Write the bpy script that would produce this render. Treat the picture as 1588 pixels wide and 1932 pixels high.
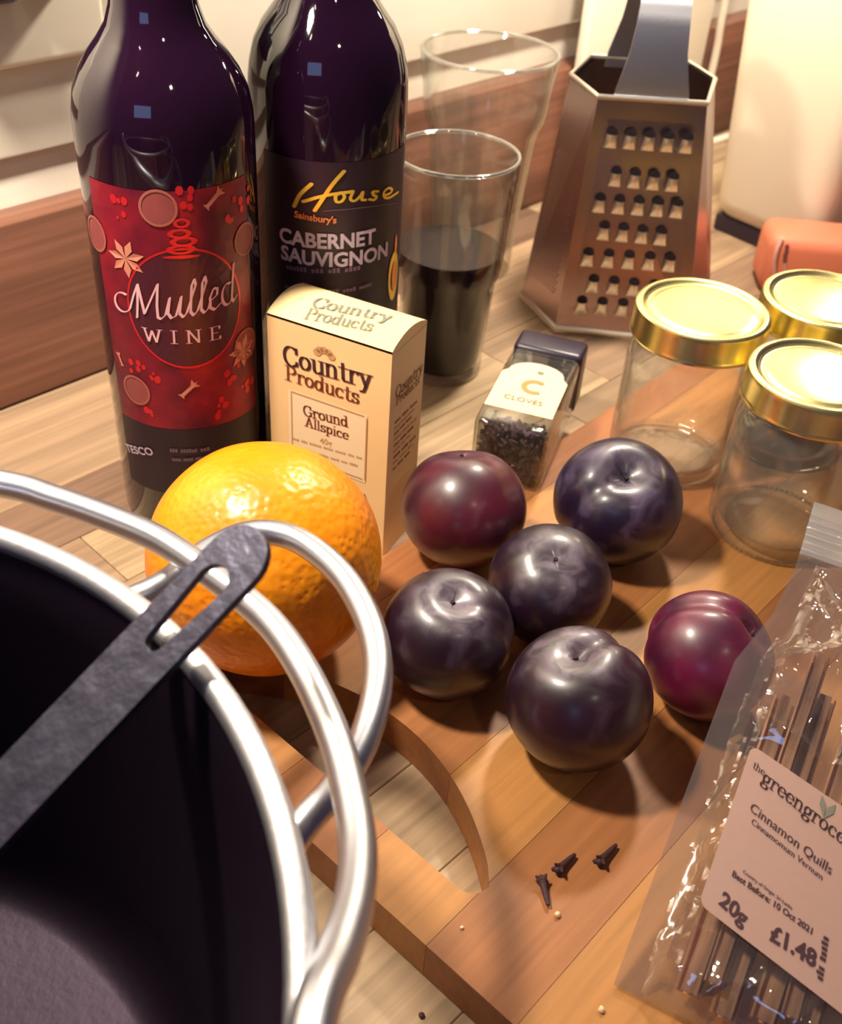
import bpy, bmesh, math, random
from mathutils import Vector, Matrix, noise
random.seed(7)
R_ = math.radians
for o in list(bpy.data.objects):
    bpy.data.objects.remove(o)
scene = bpy.context.scene
COL = scene.collection

# ------------------------------------------------------------------ camera
FPX, PITCH, ROLL, CAMH = 2000.0, R_(39), R_(4.4), 0.36
Fv = Vector((0, math.cos(PITCH), -math.sin(PITCH)))
_r0 = Vector((1, 0, 0)); _u0 = Vector((0, math.sin(PITCH), math.cos(PITCH)))
Rv = math.cos(ROLL) * _r0 + math.sin(ROLL) * _u0
Uv = -math.sin(ROLL) * _r0 + math.cos(ROLL) * _u0
CP = Vector((0, 0, CAMH))
cam = bpy.data.cameras.new('camera')
cam.sensor_fit = 'HORIZONTAL'; cam.sensor_width = 36.0
cam.lens = FPX / 1588 * 36.0
cam.clip_start = 0.01; cam.clip_end = 30
cam.dof.use_dof = True; cam.dof.focus_distance = 0.42; cam.dof.aperture_fstop = 17.0
camo = bpy.data.objects.new('camera', cam); COL.objects.link(camo)
m = Matrix((Rv, Uv, -Fv)).transposed().to_4x4(); m.translation = CP
camo.matrix_world = m
scene.camera = camo

def ray(px, py):
    return Fv + Rv * ((px - 794) / FPX) + Uv * ((966 - py) / FPX)
def at(px, py, z=0.0):
    d = ray(px, py); return CP + d * ((z - CAMH) / d.z)

# ------------------------------------------------------------------ wall frame, world, lights
WA = R_(48.0)
EA = Vector((math.cos(WA), math.sin(WA), 0)); NB = Vector((math.sin(WA), -math.cos(WA), 0))
def W(a, b, z=0.0):
    """a along the back wall, b out from the upstand's face, z up from the worktop"""
    return EA * a + NB * (b - 0.5269) + Vector((0, 0, z))
def onplane(px, py, b):
    d = ray(px, py); t = (b - 0.5269 - NB.dot(CP)) / NB.dot(d); return CP + d * t

scene.view_settings.view_transform = 'Standard'
scene.view_settings.look = 'None'
scene.view_settings.gamma = 1.0
scene.view_settings.use_curve_mapping = False
scene.view_settings.exposure = 0.0
world = bpy.data.worlds.new('room_light'); scene.world = world
world.use_nodes = True
world.node_tree.nodes['Background'].inputs[0].default_value = (0.54, 0.34, 0.62, 1)
world.node_tree.nodes['Background'].inputs[1].default_value = 0.080

def area(name, loc, aim, sx, sy, power, col, along=EA):
    l = bpy.data.lights.new(name, 'AREA'); l.shape = 'RECTANGLE'; l.size = sx; l.size_y = sy
    l.energy = power; l.color = col
    o = bpy.data.objects.new(name, l); COL.objects.link(o); o.location = loc
    z = (Vector(loc) - Vector(aim)).normalized(); x = along - z * along.dot(z); x.normalize(); y = z.cross(x)
    mm = Matrix((x, y, z)).transposed().to_4x4(); mm.translation = loc; o.matrix_world = mm
    return o
WARM = (1.0, 0.88, 0.70)
for a_, e_ in ((0.10, 5.2), (0.62, 4.6), (1.15, 2.4)):
    area('under_cabinet_light', W(a_, 0.16, 0.50), W(a_, 0.03, 0.05), 0.06, 0.05, e_, WARM)
area('ceiling_fill_light', (0.50, -0.60, 1.30), (0, 0.35, 0), 0.08, 0.08, 1.25, (1.0, 0.86, 0.68))  # unseen lamp behind the camera, placed to fill the carton front
area('ceiling_fill_light', (-0.60, -0.45, 1.35), (0, 0.35, 0), 0.10, 0.05, 0.3, (1.0, 0.86, 0.68))
area('window_daylight', (-0.45, -1.10, 0.72), (-0.1, 0.4, 0.2), 0.60, 0.34, 1.5, (0.32, 0.52, 1.0), Vector((1, 0, 0)))

# ------------------------------------------------------------------ helpers
def mesh_obj(name, bm, mat, parent=None, smooth=None, world_pos=False):
    me = bpy.data.meshes.new(name)
    bmesh.ops.recalc_face_normals(bm, faces=bm.faces[:])
    bm.to_mesh(me); bm.free()
    if smooth is not None:
        me.polygons.foreach_set('use_smooth', [True] * len(me.polygons))
        me.set_sharp_from_angle(angle=R_(smooth))
    if mat: me.materials.append(mat)
    o = bpy.data.objects.new(name, me); COL.objects.link(o)
    if parent: attach(o, parent)
    return o
def attach(o, parent):
    # geometry was made in world space: keep it there, whatever the parent's frame is
    o.parent = parent; o.matrix_parent_inverse = world_matrix(parent).inverted()
def world_matrix(o):
    if o.parent: return world_matrix(o.parent) @ o.matrix_parent_inverse @ o.matrix_basis
    return o.matrix_basis.copy()
def part(name, bm, mat, parent, matrix=None, smooth=None, label=None):
    """a mesh made in the local frame `matrix` (None: world frame), kept under parent"""
    o = mesh_obj(name, bm, mat, None, smooth)
    if matrix is not None: o.matrix_basis = matrix
    attach(o, parent)
    if label: o['label'] = label
    return o
def thing(name, label, cat, loc, group=None):
    o = bpy.data.objects.new(name, None); COL.objects.link(o)
    o.empty_display_size = 0.02; o.location = loc
    return tag(o, label, cat, group)
def tag(o, label, cat, group=None, kind=None):
    o['label'] = label; o['category'] = cat
    if group: o['group'] = group
    if kind: o['kind'] = kind
    return o
def frame(x, y, z, o):
    mm = Matrix((Vector(x), Vector(y), Vector(z))).transposed().to_4x4(); mm.translation = o; return mm
def rotz(a, loc):
    mm = Matrix.Rotation(a, 4, 'Z'); mm.translation = loc; return mm

def lathe(profile, seg=64, bm=None, close=False):
    bm = bm or bmesh.new(); rings = []
    for r, z in profile:
        if r < 1e-6: rings.append([bm.verts.new((0, 0, z))])
        else: rings.append([bm.verts.new((r * math.cos(2 * math.pi * k / seg), r * math.sin(2 * math.pi * k / seg), z)) for k in range(seg)])
    pairs = list(zip(rings[:-1], rings[1:]))
    if close: pairs.append((rings[-1], rings[0]))
    for a, b in pairs:
        for k in range(seg):
            k2 = (k + 1) % seg
            if len(a) == 1 and len(b) == 1: break
            if len(a) == 1: bm.faces.new((a[0], b[k], b[k2]))
            elif len(b) == 1: bm.faces.new((a[k], a[k2], b[0]))
            else: bm.faces.new((a[k], a[k2], b[k2], b[k]))
    return bm
def smooth_path(pts, n=8, closed=False):
    P = [Vector(p) for p in pts]; out = []; N = len(P)
    rng = range(N if closed else N - 1)
    for i in rng:
        p0 = P[i - 1] if (i > 0 or closed) else P[0] * 2 - P[1]
        p1 = P[i]; p2 = P[(i + 1) % N]
        p3 = P[(i + 2) % N] if (i + 2 < N or closed) else P[-1] * 2 - P[-2]
        for k in range(n):
            t = k / n
            out.append(0.5 * ((2 * p1) + (p2 - p0) * t + (2 * p0 - 5 * p1 + 4 * p2 - p3) * t * t + (3 * p1 - p0 - 3 * p2 + p3) * t ** 3))
    if not closed: out.append(P[-1])
    return out
def tube(pts, rad, seg=16, closed=False, bm=None, caps=True):
    bm = bm or bmesh.new(); P = [Vector(p) for p in pts]; N = len(P)
    rads = rad if isinstance(rad, (list, tuple)) else [rad] * N
    T = []
    for i in range(N):
        a = P[i - 1] if (i > 0 or closed) else P[i]; b = P[(i + 1) % N] if (i < N - 1 or closed) else P[i]
        T.append((b - a).normalized())
    nrm = T[0].orthogonal().normalized(); rings = []
    for i in range(N):
        nrm = (nrm - T[i] * nrm.dot(T[i])).normalized(); bi = T[i].cross(nrm)
        rings.append([bm.verts.new(P[i] + rads[i] * (math.cos(2 * math.pi * k / seg) * nrm + math.sin(2 * math.pi * k / seg) * bi)) for k in range(seg)])
    pr = list(zip(rings[:-1], rings[1:]))
    if closed: pr.append((rings[-1], rings[0]))
    for a, b in pr:
        for k in range(seg):
            bm.faces.new((a[k], a[(k + 1) % seg], b[(k + 1) % seg], b[k]))
    if not closed and caps:
        bm.faces.new(rings[0][::-1]); bm.faces.new(rings[-1])
    return bm
def box(x0, x1, y0, y1, z0, z1, bev=0.0, seg=2, bm=None):
    b = bmesh.new(); bmesh.ops.create_cube(b, size=1)
    for v in b.verts:
        v.co = Vector((x0 + (v.co.x + .5) * (x1 - x0), y0 + (v.co.y + .5) * (y1 - y0), z0 + (v.co.z + .5) * (z1 - z0)))
    if bev > 0: bmesh.ops.bevel(b, geom=b.edges[:], offset=bev, segments=seg, affect='EDGES', profile=.5)
    if bm is None: return b
    me = bpy.data.meshes.new('tmp'); b.to_mesh(me); b.free(); bm.from_mesh(me); bpy.data.meshes.remove(me); return bm
def prism(loops, th, bm=None):
    """2-D outline (first loop) with holes, extruded from z=0 to z=th"""
    bm = bm or bmesh.new(); edges = []
    for lp in loops:
        vs = [bm.verts.new((p[0], p[1], 0)) for p in lp]
        edges += [bm.edges.new((vs[i], vs[(i + 1) % len(vs)])) for i in range(len(vs))]
    r = bmesh.ops.triangle_fill(bm, use_beauty=True, use_dissolve=False, edges=edges)
    fs = [g for g in r['geom'] if isinstance(g, bmesh.types.BMFace)]
    ex = bmesh.ops.extrude_face_region(bm, geom=fs)
    for v in ex['geom']:
        if isinstance(v, bmesh.types.BMVert): v.co.z += th
    return bm
def sphere_bm(r=1.0, u=24, v=16, c=(0, 0, 0), sc=(1, 1, 1), bm=None):
    bm = bm or bmesh.new()
    res = bmesh.ops.create_uvsphere(bm, u_segments=u, v_segments=v, radius=r)
    for w in res['verts']: w.co = Vector((w.co.x * sc[0] + c[0], w.co.y * sc[1] + c[1], w.co.z * sc[2] + c[2]))
    return bm
def arc(cx, cy, rx, ry, a0, a1, n=12):
    return [(cx + rx * math.cos(R_(a0 + (a1 - a0) * k / n)), cy + ry * math.sin(R_(a0 + (a1 - a0) * k / n))) for k in range(n + 1)]

# ------------------------------------------------------------------ materials
def new_mat(name):
    mt = bpy.data.materials.new(name); mt.use_nodes = True
    nt = mt.node_tree; b = nt.nodes['Principled BSDF']; return mt, nt, b
def srgb(r, g, b):
    f = lambda c: (c / 255 / 12.92) if c / 255 <= .04045 else ((c / 255 + .055) / 1.055) ** 2.4
    return (f(r), f(g), f(b), 1)
def plain(name, col, rough=.5, metal=0., spec=.5, coat=0., bump=0., bscale=200., noise_amt=0., nscale=30.):
    mt, nt, b = new_mat(name)
    b.inputs['Base Color'].default_value = col; b.inputs['Roughness'].default_value = rough
    b.inputs['Metallic'].default_value = metal; b.inputs['Specular IOR Level'].default_value = spec
    b.inputs['Coat Weight'].default_value = coat; b.inputs['Coat Roughness'].default_value = .05
    tc = nt.nodes.new('ShaderNodeTexCoord')
    if noise_amt > 0:
        n = nt.nodes.new('ShaderNodeTexNoise'); n.inputs['Scale'].default_value = nscale; n.inputs['Detail'].default_value = 5
        nt.links.new(tc.outputs['Object'], n.inputs['Vector'])
        mx = nt.nodes.new('ShaderNodeMix'); mx.data_type = 'RGBA'
        mx.inputs['A'].default_value = tuple(c * (1 - noise_amt) for c in col[:3]) + (1,)
        mx.inputs['B'].default_value = tuple(min(1, c * (1 + noise_amt)) for c in col[:3]) + (1,)
        nt.links.new(n.outputs['Fac'], mx.inputs['Factor']); nt.links.new(mx.outputs['Result'], b.inputs['Base Color'])
    if bump > 0:
        n = nt.nodes.new('ShaderNodeTexNoise'); n.inputs['Scale'].default_value = bscale; n.inputs['Detail'].default_value = 4
        nt.links.new(tc.outputs['Object'], n.inputs['Vector'])
        bp = nt.nodes.new('ShaderNodeBump'); bp.inputs['Strength'].default_value = bump; bp.inputs['Distance'].default_value = .001
        nt.links.new(n.outputs['Fac'], bp.inputs['Height']); nt.links.new(bp.outputs['Normal'], b.inputs['Normal'])
    return mt
def wood(name, cols, rough=.45, fine=220., along=6., fleck=.35, spec=.4):
    """staves: tone from the object's random number, grain stretched along local x"""
    mt, nt, b = new_mat(name); L = nt.links
    tc = nt.nodes.new('ShaderNodeTexCoord'); oi = nt.nodes.new('ShaderNodeObjectInfo')
    ml = nt.nodes.new('ShaderNodeVectorMath'); ml.operation = 'MULTIPLY_ADD'
    cmb = nt.nodes.new('ShaderNodeCombineXYZ')
    for k in range(3): L.new(oi.outputs['Random'], cmb.inputs[k])
    ml.inputs[1].default_value = (7, 13, 3); L.new(cmb.outputs[0], ml.inputs[0]); L.new(tc.outputs['Object'], ml.inputs[2])
    mp = nt.nodes.new('ShaderNodeMapping'); mp.inputs['Scale'].default_value = (along, fine, fine); L.new(ml.outputs[0], mp.inputs['Vector'])
    n1 = nt.nodes.new('ShaderNodeTexNoise'); n1.inputs['Scale'].default_value = 1; n1.inputs['Detail'].default_value = 3; L.new(mp.outputs[0], n1.inputs['Vector'])
    mp2 = nt.nodes.new('ShaderNodeMapping'); mp2.inputs['Scale'].default_value = (along * .5, fine * .14, fine * .14); L.new(ml.outputs[0], mp2.inputs['Vector'])
    n2 = nt.nodes.new('ShaderNodeTexNoise'); n2.inputs['Scale'].default_value = 1; n2.inputs['Detail'].default_value = 2; n2.inputs['Distortion'].default_value = .4; L.new(mp2.outputs[0], n2.inputs['Vector'])
    rp = nt.nodes.new('ShaderNodeValToRGB'); rp.color_ramp.interpolation = 'LINEAR'
    els = rp.color_ramp.elements
    while len(els) < len(cols): els.new(.5)
    for k, c in enumerate(cols): els[k].position = k / (len(cols) - 1); els[k].color = c
    L.new(oi.outputs['Random'], rp.inputs['Fac'])
    # darken by coarse and fine grain
    mr = nt.nodes.new('ShaderNodeMapRange'); mr.inputs['From Min'].default_value = .3; mr.inputs['From Max'].default_value = .7
    mr.inputs['To Min'].default_value = 1 - fleck; mr.inputs['To Max'].default_value = 1.08; L.new(n2.outputs['Fac'], mr.inputs['Value'])
    mr2 = nt.nodes.new('ShaderNodeMapRange'); mr2.inputs['From Min'].default_value = .35; mr2.inputs['From Max'].default_value = .65
    mr2.inputs['To Min'].default_value = 1 - fleck * .7; mr2.inputs['To Max'].default_value = 1.06; L.new(n1.outputs['Fac'], mr2.inputs['Value'])
    mm = nt.nodes.new('ShaderNodeMath'); mm.operation = 'MULTIPLY'; L.new(mr.outputs[0], mm.inputs[0]); L.new(mr2.outputs[0], mm.inputs[1])
    vs = nt.nodes.new('ShaderNodeVectorMath'); vs.operation = 'SCALE'; L.new(rp.outputs['Color'], vs.inputs[0]); L.new(mm.outputs[0], vs.inputs['Scale'])
    L.new(vs.outputs[0], b.inputs['Base Color'])
    b.inputs['Roughness'].default_value = rough; b.inputs['Specular IOR Level'].default_value = spec
    bp = nt.nodes.new('ShaderNodeBump'); bp.inputs['Strength'].default_value = .25; bp.inputs['Distance'].default_value = .0004
    L.new(n1.outputs['Fac'], bp.inputs['Height']); L.new(bp.outputs['Normal'], b.inputs['Normal'])
    return mt
def glass(name, tint=(.985, .985, .975, 1), edge=(.66, .68, .62, 1), ior=1.45, bump=0., lit_veil=.012):
    """thin clear wall: see-through, fresnel reflection, greyer where it is seen edge-on"""
    mt, nt, b = new_mat(name); L = nt.links; out = nt.nodes['Material Output']; nt.nodes.remove(b)
    t = nt.nodes.new('ShaderNodeBsdfTransparent'); g = nt.nodes.new('ShaderNodeBsdfGlossy'); g.inputs['Roughness'].default_value = .015
    lw = nt.nodes.new('ShaderNodeLayerWeight'); lw.inputs['Blend'].default_value = .5
    pw = nt.nodes.new('ShaderNodeMath'); pw.operation = 'POWER'; pw.inputs[1].default_value = 3.0; L.new(lw.outputs['Facing'], pw.inputs[0])
    mc = nt.nodes.new('ShaderNodeMix'); mc.data_type = 'RGBA'; mc.inputs['A'].default_value = tint; mc.inputs['B'].default_value = edge
    L.new(pw.outputs[0], mc.inputs['Factor']); L.new(mc.outputs['Result'], t.inputs['Color'])
    if bump > 0:
        tc = nt.nodes.new('ShaderNodeTexCoord'); n = nt.nodes.new('ShaderNodeTexNoise'); n.inputs['Scale'].default_value = 70
        L.new(tc.outputs['Object'], n.inputs['Vector']); bp = nt.nodes.new('ShaderNodeBump'); bp.inputs['Strength'].default_value = bump
        bp.inputs['Distance'].default_value = .001; L.new(n.outputs['Fac'], bp.inputs['Height'])
        for q in (g, lw): L.new(bp.outputs['Normal'], q.inputs['Normal'])
    p5 = nt.nodes.new('ShaderNodeMath'); p5.operation = 'POWER'; p5.inputs[1].default_value = 3.0; L.new(lw.outputs['Facing'], p5.inputs[0])
    fr = nt.nodes.new('ShaderNodeMapRange'); fr.inputs['To Min'].default_value = .035; fr.inputs['To Max'].default_value = .85; L.new(p5.outputs[0], fr.inputs['Value'])
    mx = nt.nodes.new('ShaderNodeMixShader'); L.new(fr.outputs[0], mx.inputs[0]); L.new(t.outputs[0], mx.inputs[1]); L.new(g.outputs[0], mx.inputs[2])
    d2 = nt.nodes.new('ShaderNodeBsdfDiffuse'); d2.inputs['Color'].default_value = (.95, .95, .84, 1); m3 = nt.nodes.new('ShaderNodeMixShader'); m3.inputs[0].default_value = lit_veil  # pale diffuse veil painted in for light refracted through the glass
    L.new(mx.outputs[0], m3.inputs[1]); L.new(d2.outputs[0], m3.inputs[2]); L.new(m3.outputs[0], out.inputs['Surface'])
    return mt
def thin_film(name, tint=(.95, .94, .93, 1), rough=.06, base=.05, gain=.75, bump=.6, bscale=140., milk=.06):
    mt, nt, b = new_mat(name); L = nt.links; out = nt.nodes['Material Output']; nt.nodes.remove(b)
    tc = nt.nodes.new('ShaderNodeTexCoord'); n = nt.nodes.new('ShaderNodeTexNoise'); n.inputs['Scale'].default_value = bscale; n.inputs['Detail'].default_value = 2
    L.new(tc.outputs['Object'], n.inputs['Vector'])
    bp = nt.nodes.new('ShaderNodeBump'); bp.inputs['Strength'].default_value = bump; bp.inputs['Distance'].default_value = .001; L.new(n.outputs['Fac'], bp.inputs['Height'])
    t = nt.nodes.new('ShaderNodeBsdfTransparent'); t.inputs['Color'].default_value = tint
    g = nt.nodes.new('ShaderNodeBsdfGlossy'); g.inputs['Roughness'].default_value = rough; L.new(bp.outputs[0], g.inputs['Normal'])
    lw = nt.nodes.new('ShaderNodeLayerWeight'); lw.inputs['Blend'].default_value = .5; L.new(bp.outputs[0], lw.inputs['Normal'])
    p5 = nt.nodes.new('ShaderNodeMath'); p5.operation = 'POWER'; p5.inputs[1].default_value = 3.0; L.new(lw.outputs['Facing'], p5.inputs[0])
    mr = nt.nodes.new('ShaderNodeMapRange'); mr.inputs['To Min'].default_value = base; mr.inputs['To Max'].default_value = gain; L.new(p5.outputs[0], mr.inputs['Value'])
    mx = nt.nodes.new('ShaderNodeMixShader'); L.new(mr.outputs[0], mx.inputs[0]); L.new(t.outputs[0], mx.inputs[1]); L.new(g.outputs[0], mx.inputs[2])
    df = nt.nodes.new('ShaderNodeBsdfTranslucent'); df.inputs['Color'].default_value = (.9, .86, .82, 1); d2 = nt.nodes.new('ShaderNodeBsdfDiffuse'); d2.inputs['Color'].default_value = (.9, .86, .82, 1)
    m2 = nt.nodes.new('ShaderNodeMixShader'); m2.inputs[0].default_value = .5; L.new(df.outputs[0], m2.inputs[1]); L.new(d2.outputs[0], m2.inputs[2])
    m3 = nt.nodes.new('ShaderNodeMixShader'); m3.inputs[0].default_value = milk; L.new(mx.outputs[0], m3.inputs[1]); L.new(m2.outputs[0], m3.inputs[2])
    L.new(m3.outputs[0], out.inputs['Surface'])
    return mt
M = {}
M['oak'] = wood('oak_stave', [srgb(138, 108, 90), srgb(182, 151, 121), srgb(196, 167, 132), srgb(162, 130, 106)], rough=.42, fine=260, along=9, fleck=.34)
M['beech'] = wood('beech_stave', [srgb(160, 100, 60), srgb(196, 138, 74), srgb(168, 108, 64), srgb(178, 116, 64)], rough=.48, fine=300, along=14, fleck=.16)
M['upstand'] = wood('oak_upstand', [srgb(134, 90, 74), srgb(140, 94, 76)], rough=.4, fine=240, along=6, fleck=.34)
M['wall'] = plain('white_wall_paint', srgb(226, 217, 203), .55, bump=.15, bscale=60, noise_amt=.03, nscale=9)
M['wall_gloss'] = plain('white_trim_paint', srgb(238, 228, 208), .4)
M['white_plastic'] = plain('white_plastic', srgb(236, 226, 208), .35)
M['cream_plastic'] = plain('cream_enamel', srgb(222, 209, 188), .3, coat=.2)
M['black_plastic'] = plain('black_plastic', srgb(38, 28, 46), .35)
M['steel'] = plain('polished_steel', srgb(200, 202, 212), .36, metal=1, bump=.05, bscale=400)
M['steel_brushed'] = plain('brushed_steel', srgb(214, 214, 220), .46, metal=1, bump=.12, bscale=500)
M['pan_in'] = plain('pan_inside_shaded', srgb(43, 31, 46), .42, metal=.7, bump=.1, bscale=260, noise_amt=.12, nscale=40)  # darkness of the dim room it mirrors is put into the colour
M['pan_out'] = plain('pan_outside_steel', srgb(160, 152, 158), .3, metal=1)
M['grater'] = plain('grater_steel', srgb(172, 150, 148), .27, metal=1, bump=.04, bscale=300)
M['grater_edge'] = plain('grater_edge_steel', srgb(230, 225, 215), .3, metal=1)
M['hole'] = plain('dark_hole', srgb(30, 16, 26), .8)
M['gold'] = plain('gold_lid_metal', srgb(250, 234, 160), .27, metal=1, bump=.02, bscale=60)
M['bottle'] = plain('dark_bottle_glass', srgb(24, 7, 24), .04, spec=.6, coat=.2)
M['black_label'] = plain('black_label_paper', srgb(30, 10, 30), .45)
M['ink_dark'] = plain('brown_black_ink', srgb(66, 34, 44), .6)
M['ink_brown'] = plain('brown_ink', srgb(126, 58, 40), .6)
M['ink_grey'] = plain('grey_green_ink', srgb(118, 116, 102), .6)
M['ink_tan'] = plain('tan_ink', srgb(196, 152, 106), .6)
M['ink_pale'] = plain('pale_pink_ink', srgb(226, 178, 184), .5)
M['ink_white'] = plain('lilac_white_ink', srgb(190, 172, 190), .5)
M['ink_dim'] = plain('dim_lilac_ink', srgb(112, 84, 108), .5)
M['ink_gold'] = plain('gold_foil', srgb(240, 205, 80), .32, metal=.6)
M['ink_orange'] = plain('orange_ink', srgb(224, 126, 66), .5)
M['card'] = plain('cream_card', srgb(240, 206, 150), .6, noise_amt=.06, nscale=25)
M['card_panel'] = plain('pale_card_panel', srgb(240, 220, 182), .6)
M['paper'] = plain('pinkish_label_paper', srgb(176, 140, 128), .6, noise_amt=.04, nscale=300)
M['jar_paper'] = plain('cream_label_paper', srgb(222, 204, 166), .55)
M['glass'] = glass('clear_glass')
M['glass_jar'] = glass('jar_glass', bump=.5, lit_veil=.032)
M['glass_rim'] = thin_film('glass_rim', tint=(.9, .92, .88, 1), base=.3, gain=.9, bump=.0, rough=.08, milk=.10)
M['wine'] = plain('dark_red_wine', srgb(24, 5, 17), .08, spec=.3)
M['film'] = thin_film('cellophane', tint=(.97, .96, .95, 1), base=.2, gain=.85, bump=.35, bscale=60, rough=.04)
M['seal_film'] = thin_film('crimped_cellophane', tint=(.9, .88, .86, 1), base=.2, gain=.8, bump=.2, bscale=300, rough=.12, milk=.38)
M['leather'] = plain('terracotta_leather', srgb(216, 122, 92), .5, bump=.2, bscale=400)
M['leather_edge'] = plain('leather_edge_piping', srgb(206, 150, 138), .5)
M['zip'] = plain('dark_zip', srgb(120, 62, 62), .5)
M['ladle'] = plain('dark_worn_steel', srgb(78, 77, 94), .42, metal=.8, bump=.9, bscale=140, noise_amt=.5, nscale=120)
M['clove'] = plain('dried_clove', srgb(66, 36, 40), .7, bump=.5, bscale=900)
M['crumb'] = plain('crumb', srgb(240, 205, 160), .8)
def red_foil():
    mt, nt, b = new_mat('red_foil_label'); L = nt.links
    tc = nt.nodes.new('ShaderNodeTexCoord'); v = nt.nodes.new('ShaderNodeTexVoronoi'); v.inputs['Scale'].default_value = 170
    n = nt.nodes.new('ShaderNodeTexNoise'); n.inputs['Scale'].default_value = 42; n.inputs['Detail'].default_value = 6
    L.new(tc.outputs['Object'], v.inputs['Vector']); L.new(tc.outputs['Object'], n.inputs['Vector'])
    rp = nt.nodes.new('ShaderNodeValToRGB'); e = rp.color_ramp.elements
    e[0].position = .38; e[0].color = srgb(92, 14, 42); e[1].position = .72; e[1].color = srgb(158, 26, 46)
    L.new(n.outputs['Fac'], rp.inputs['Fac']); L.new(rp.outputs[0], b.inputs['Base Color'])
    b.inputs['Roughness'].default_value = .38; b.inputs['Metallic'].default_value = .25
    bp = nt.nodes.new('ShaderNodeBump'); bp.inputs['Strength'].default_value = .3; bp.inputs['Distance'].default_value = .0006
    L.new(v.outputs['Distance'], bp.inputs['Height']); L.new(bp.outputs[0], b.inputs['Normal'])
    return mt
M['red_foil'] = red_foil()
M['label_disc'] = plain('dark_red_disc', srgb(70, 18, 38), .4)
M['bright_red'] = plain('bright_red_foil', srgb(204, 36, 46), .3, metal=.3)
M['slice'] = plain('printed_orange_slice', srgb(140, 66, 66), .5, noise_amt=.2, nscale=150)
M['slice_rim'] = plain('printed_slice_rim', srgb(160, 90, 78), .5)
M['spice_print'] = plain('printed_spice', srgb(202, 128, 108), .5)
def orange_mat():
    mt, nt, b = new_mat('orange_peel'); L = nt.links
    tc = nt.nodes.new('ShaderNodeTexCoord')
    v = nt.nodes.new('ShaderNodeTexVoronoi'); v.inputs['Scale'].default_value = 330; v.feature = 'SMOOTH_F1'
    n = nt.nodes.new('ShaderNodeTexNoise'); n.inputs['Scale'].default_value = 30; n.inputs['Detail'].default_value = 4
    L.new(tc.outputs['Object'], v.inputs['Vector']); L.new(tc.outputs['Object'], n.inputs['Vector'])
    rp = nt.nodes.new('ShaderNodeValToRGB'); e = rp.color_ramp.elements
    e[0].position = .3; e[0].color = srgb(240, 130, 12); e[1].position = .72; e[1].color = srgb(248, 156, 26)
    L.new(n.outputs['Fac'], rp.inputs['Fac']); L.new(rp.outputs[0], b.inputs['Base Color'])
    b.inputs['Roughness'].default_value = .33; b.inputs['Subsurface Weight'].default_value = .0
    ad = nt.nodes.new('ShaderNodeMath'); ad.operation = 'MULTIPLY_ADD'; ad.inputs[1].default_value = .8
    L.new(n.outputs['Fac'], ad.inputs[0]); L.new(v.outputs['Distance'], ad.inputs[2])
    bp = nt.nodes.new('ShaderNodeBump'); bp.inputs['Strength'].default_value = .42; bp.inputs['Distance'].default_value = .0011
    L.new(ad.outputs[0], bp.inputs['Height']); L.new(bp.outputs[0], b.inputs['Normal'])
    return mt
M['orange'] = orange_mat()
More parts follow.
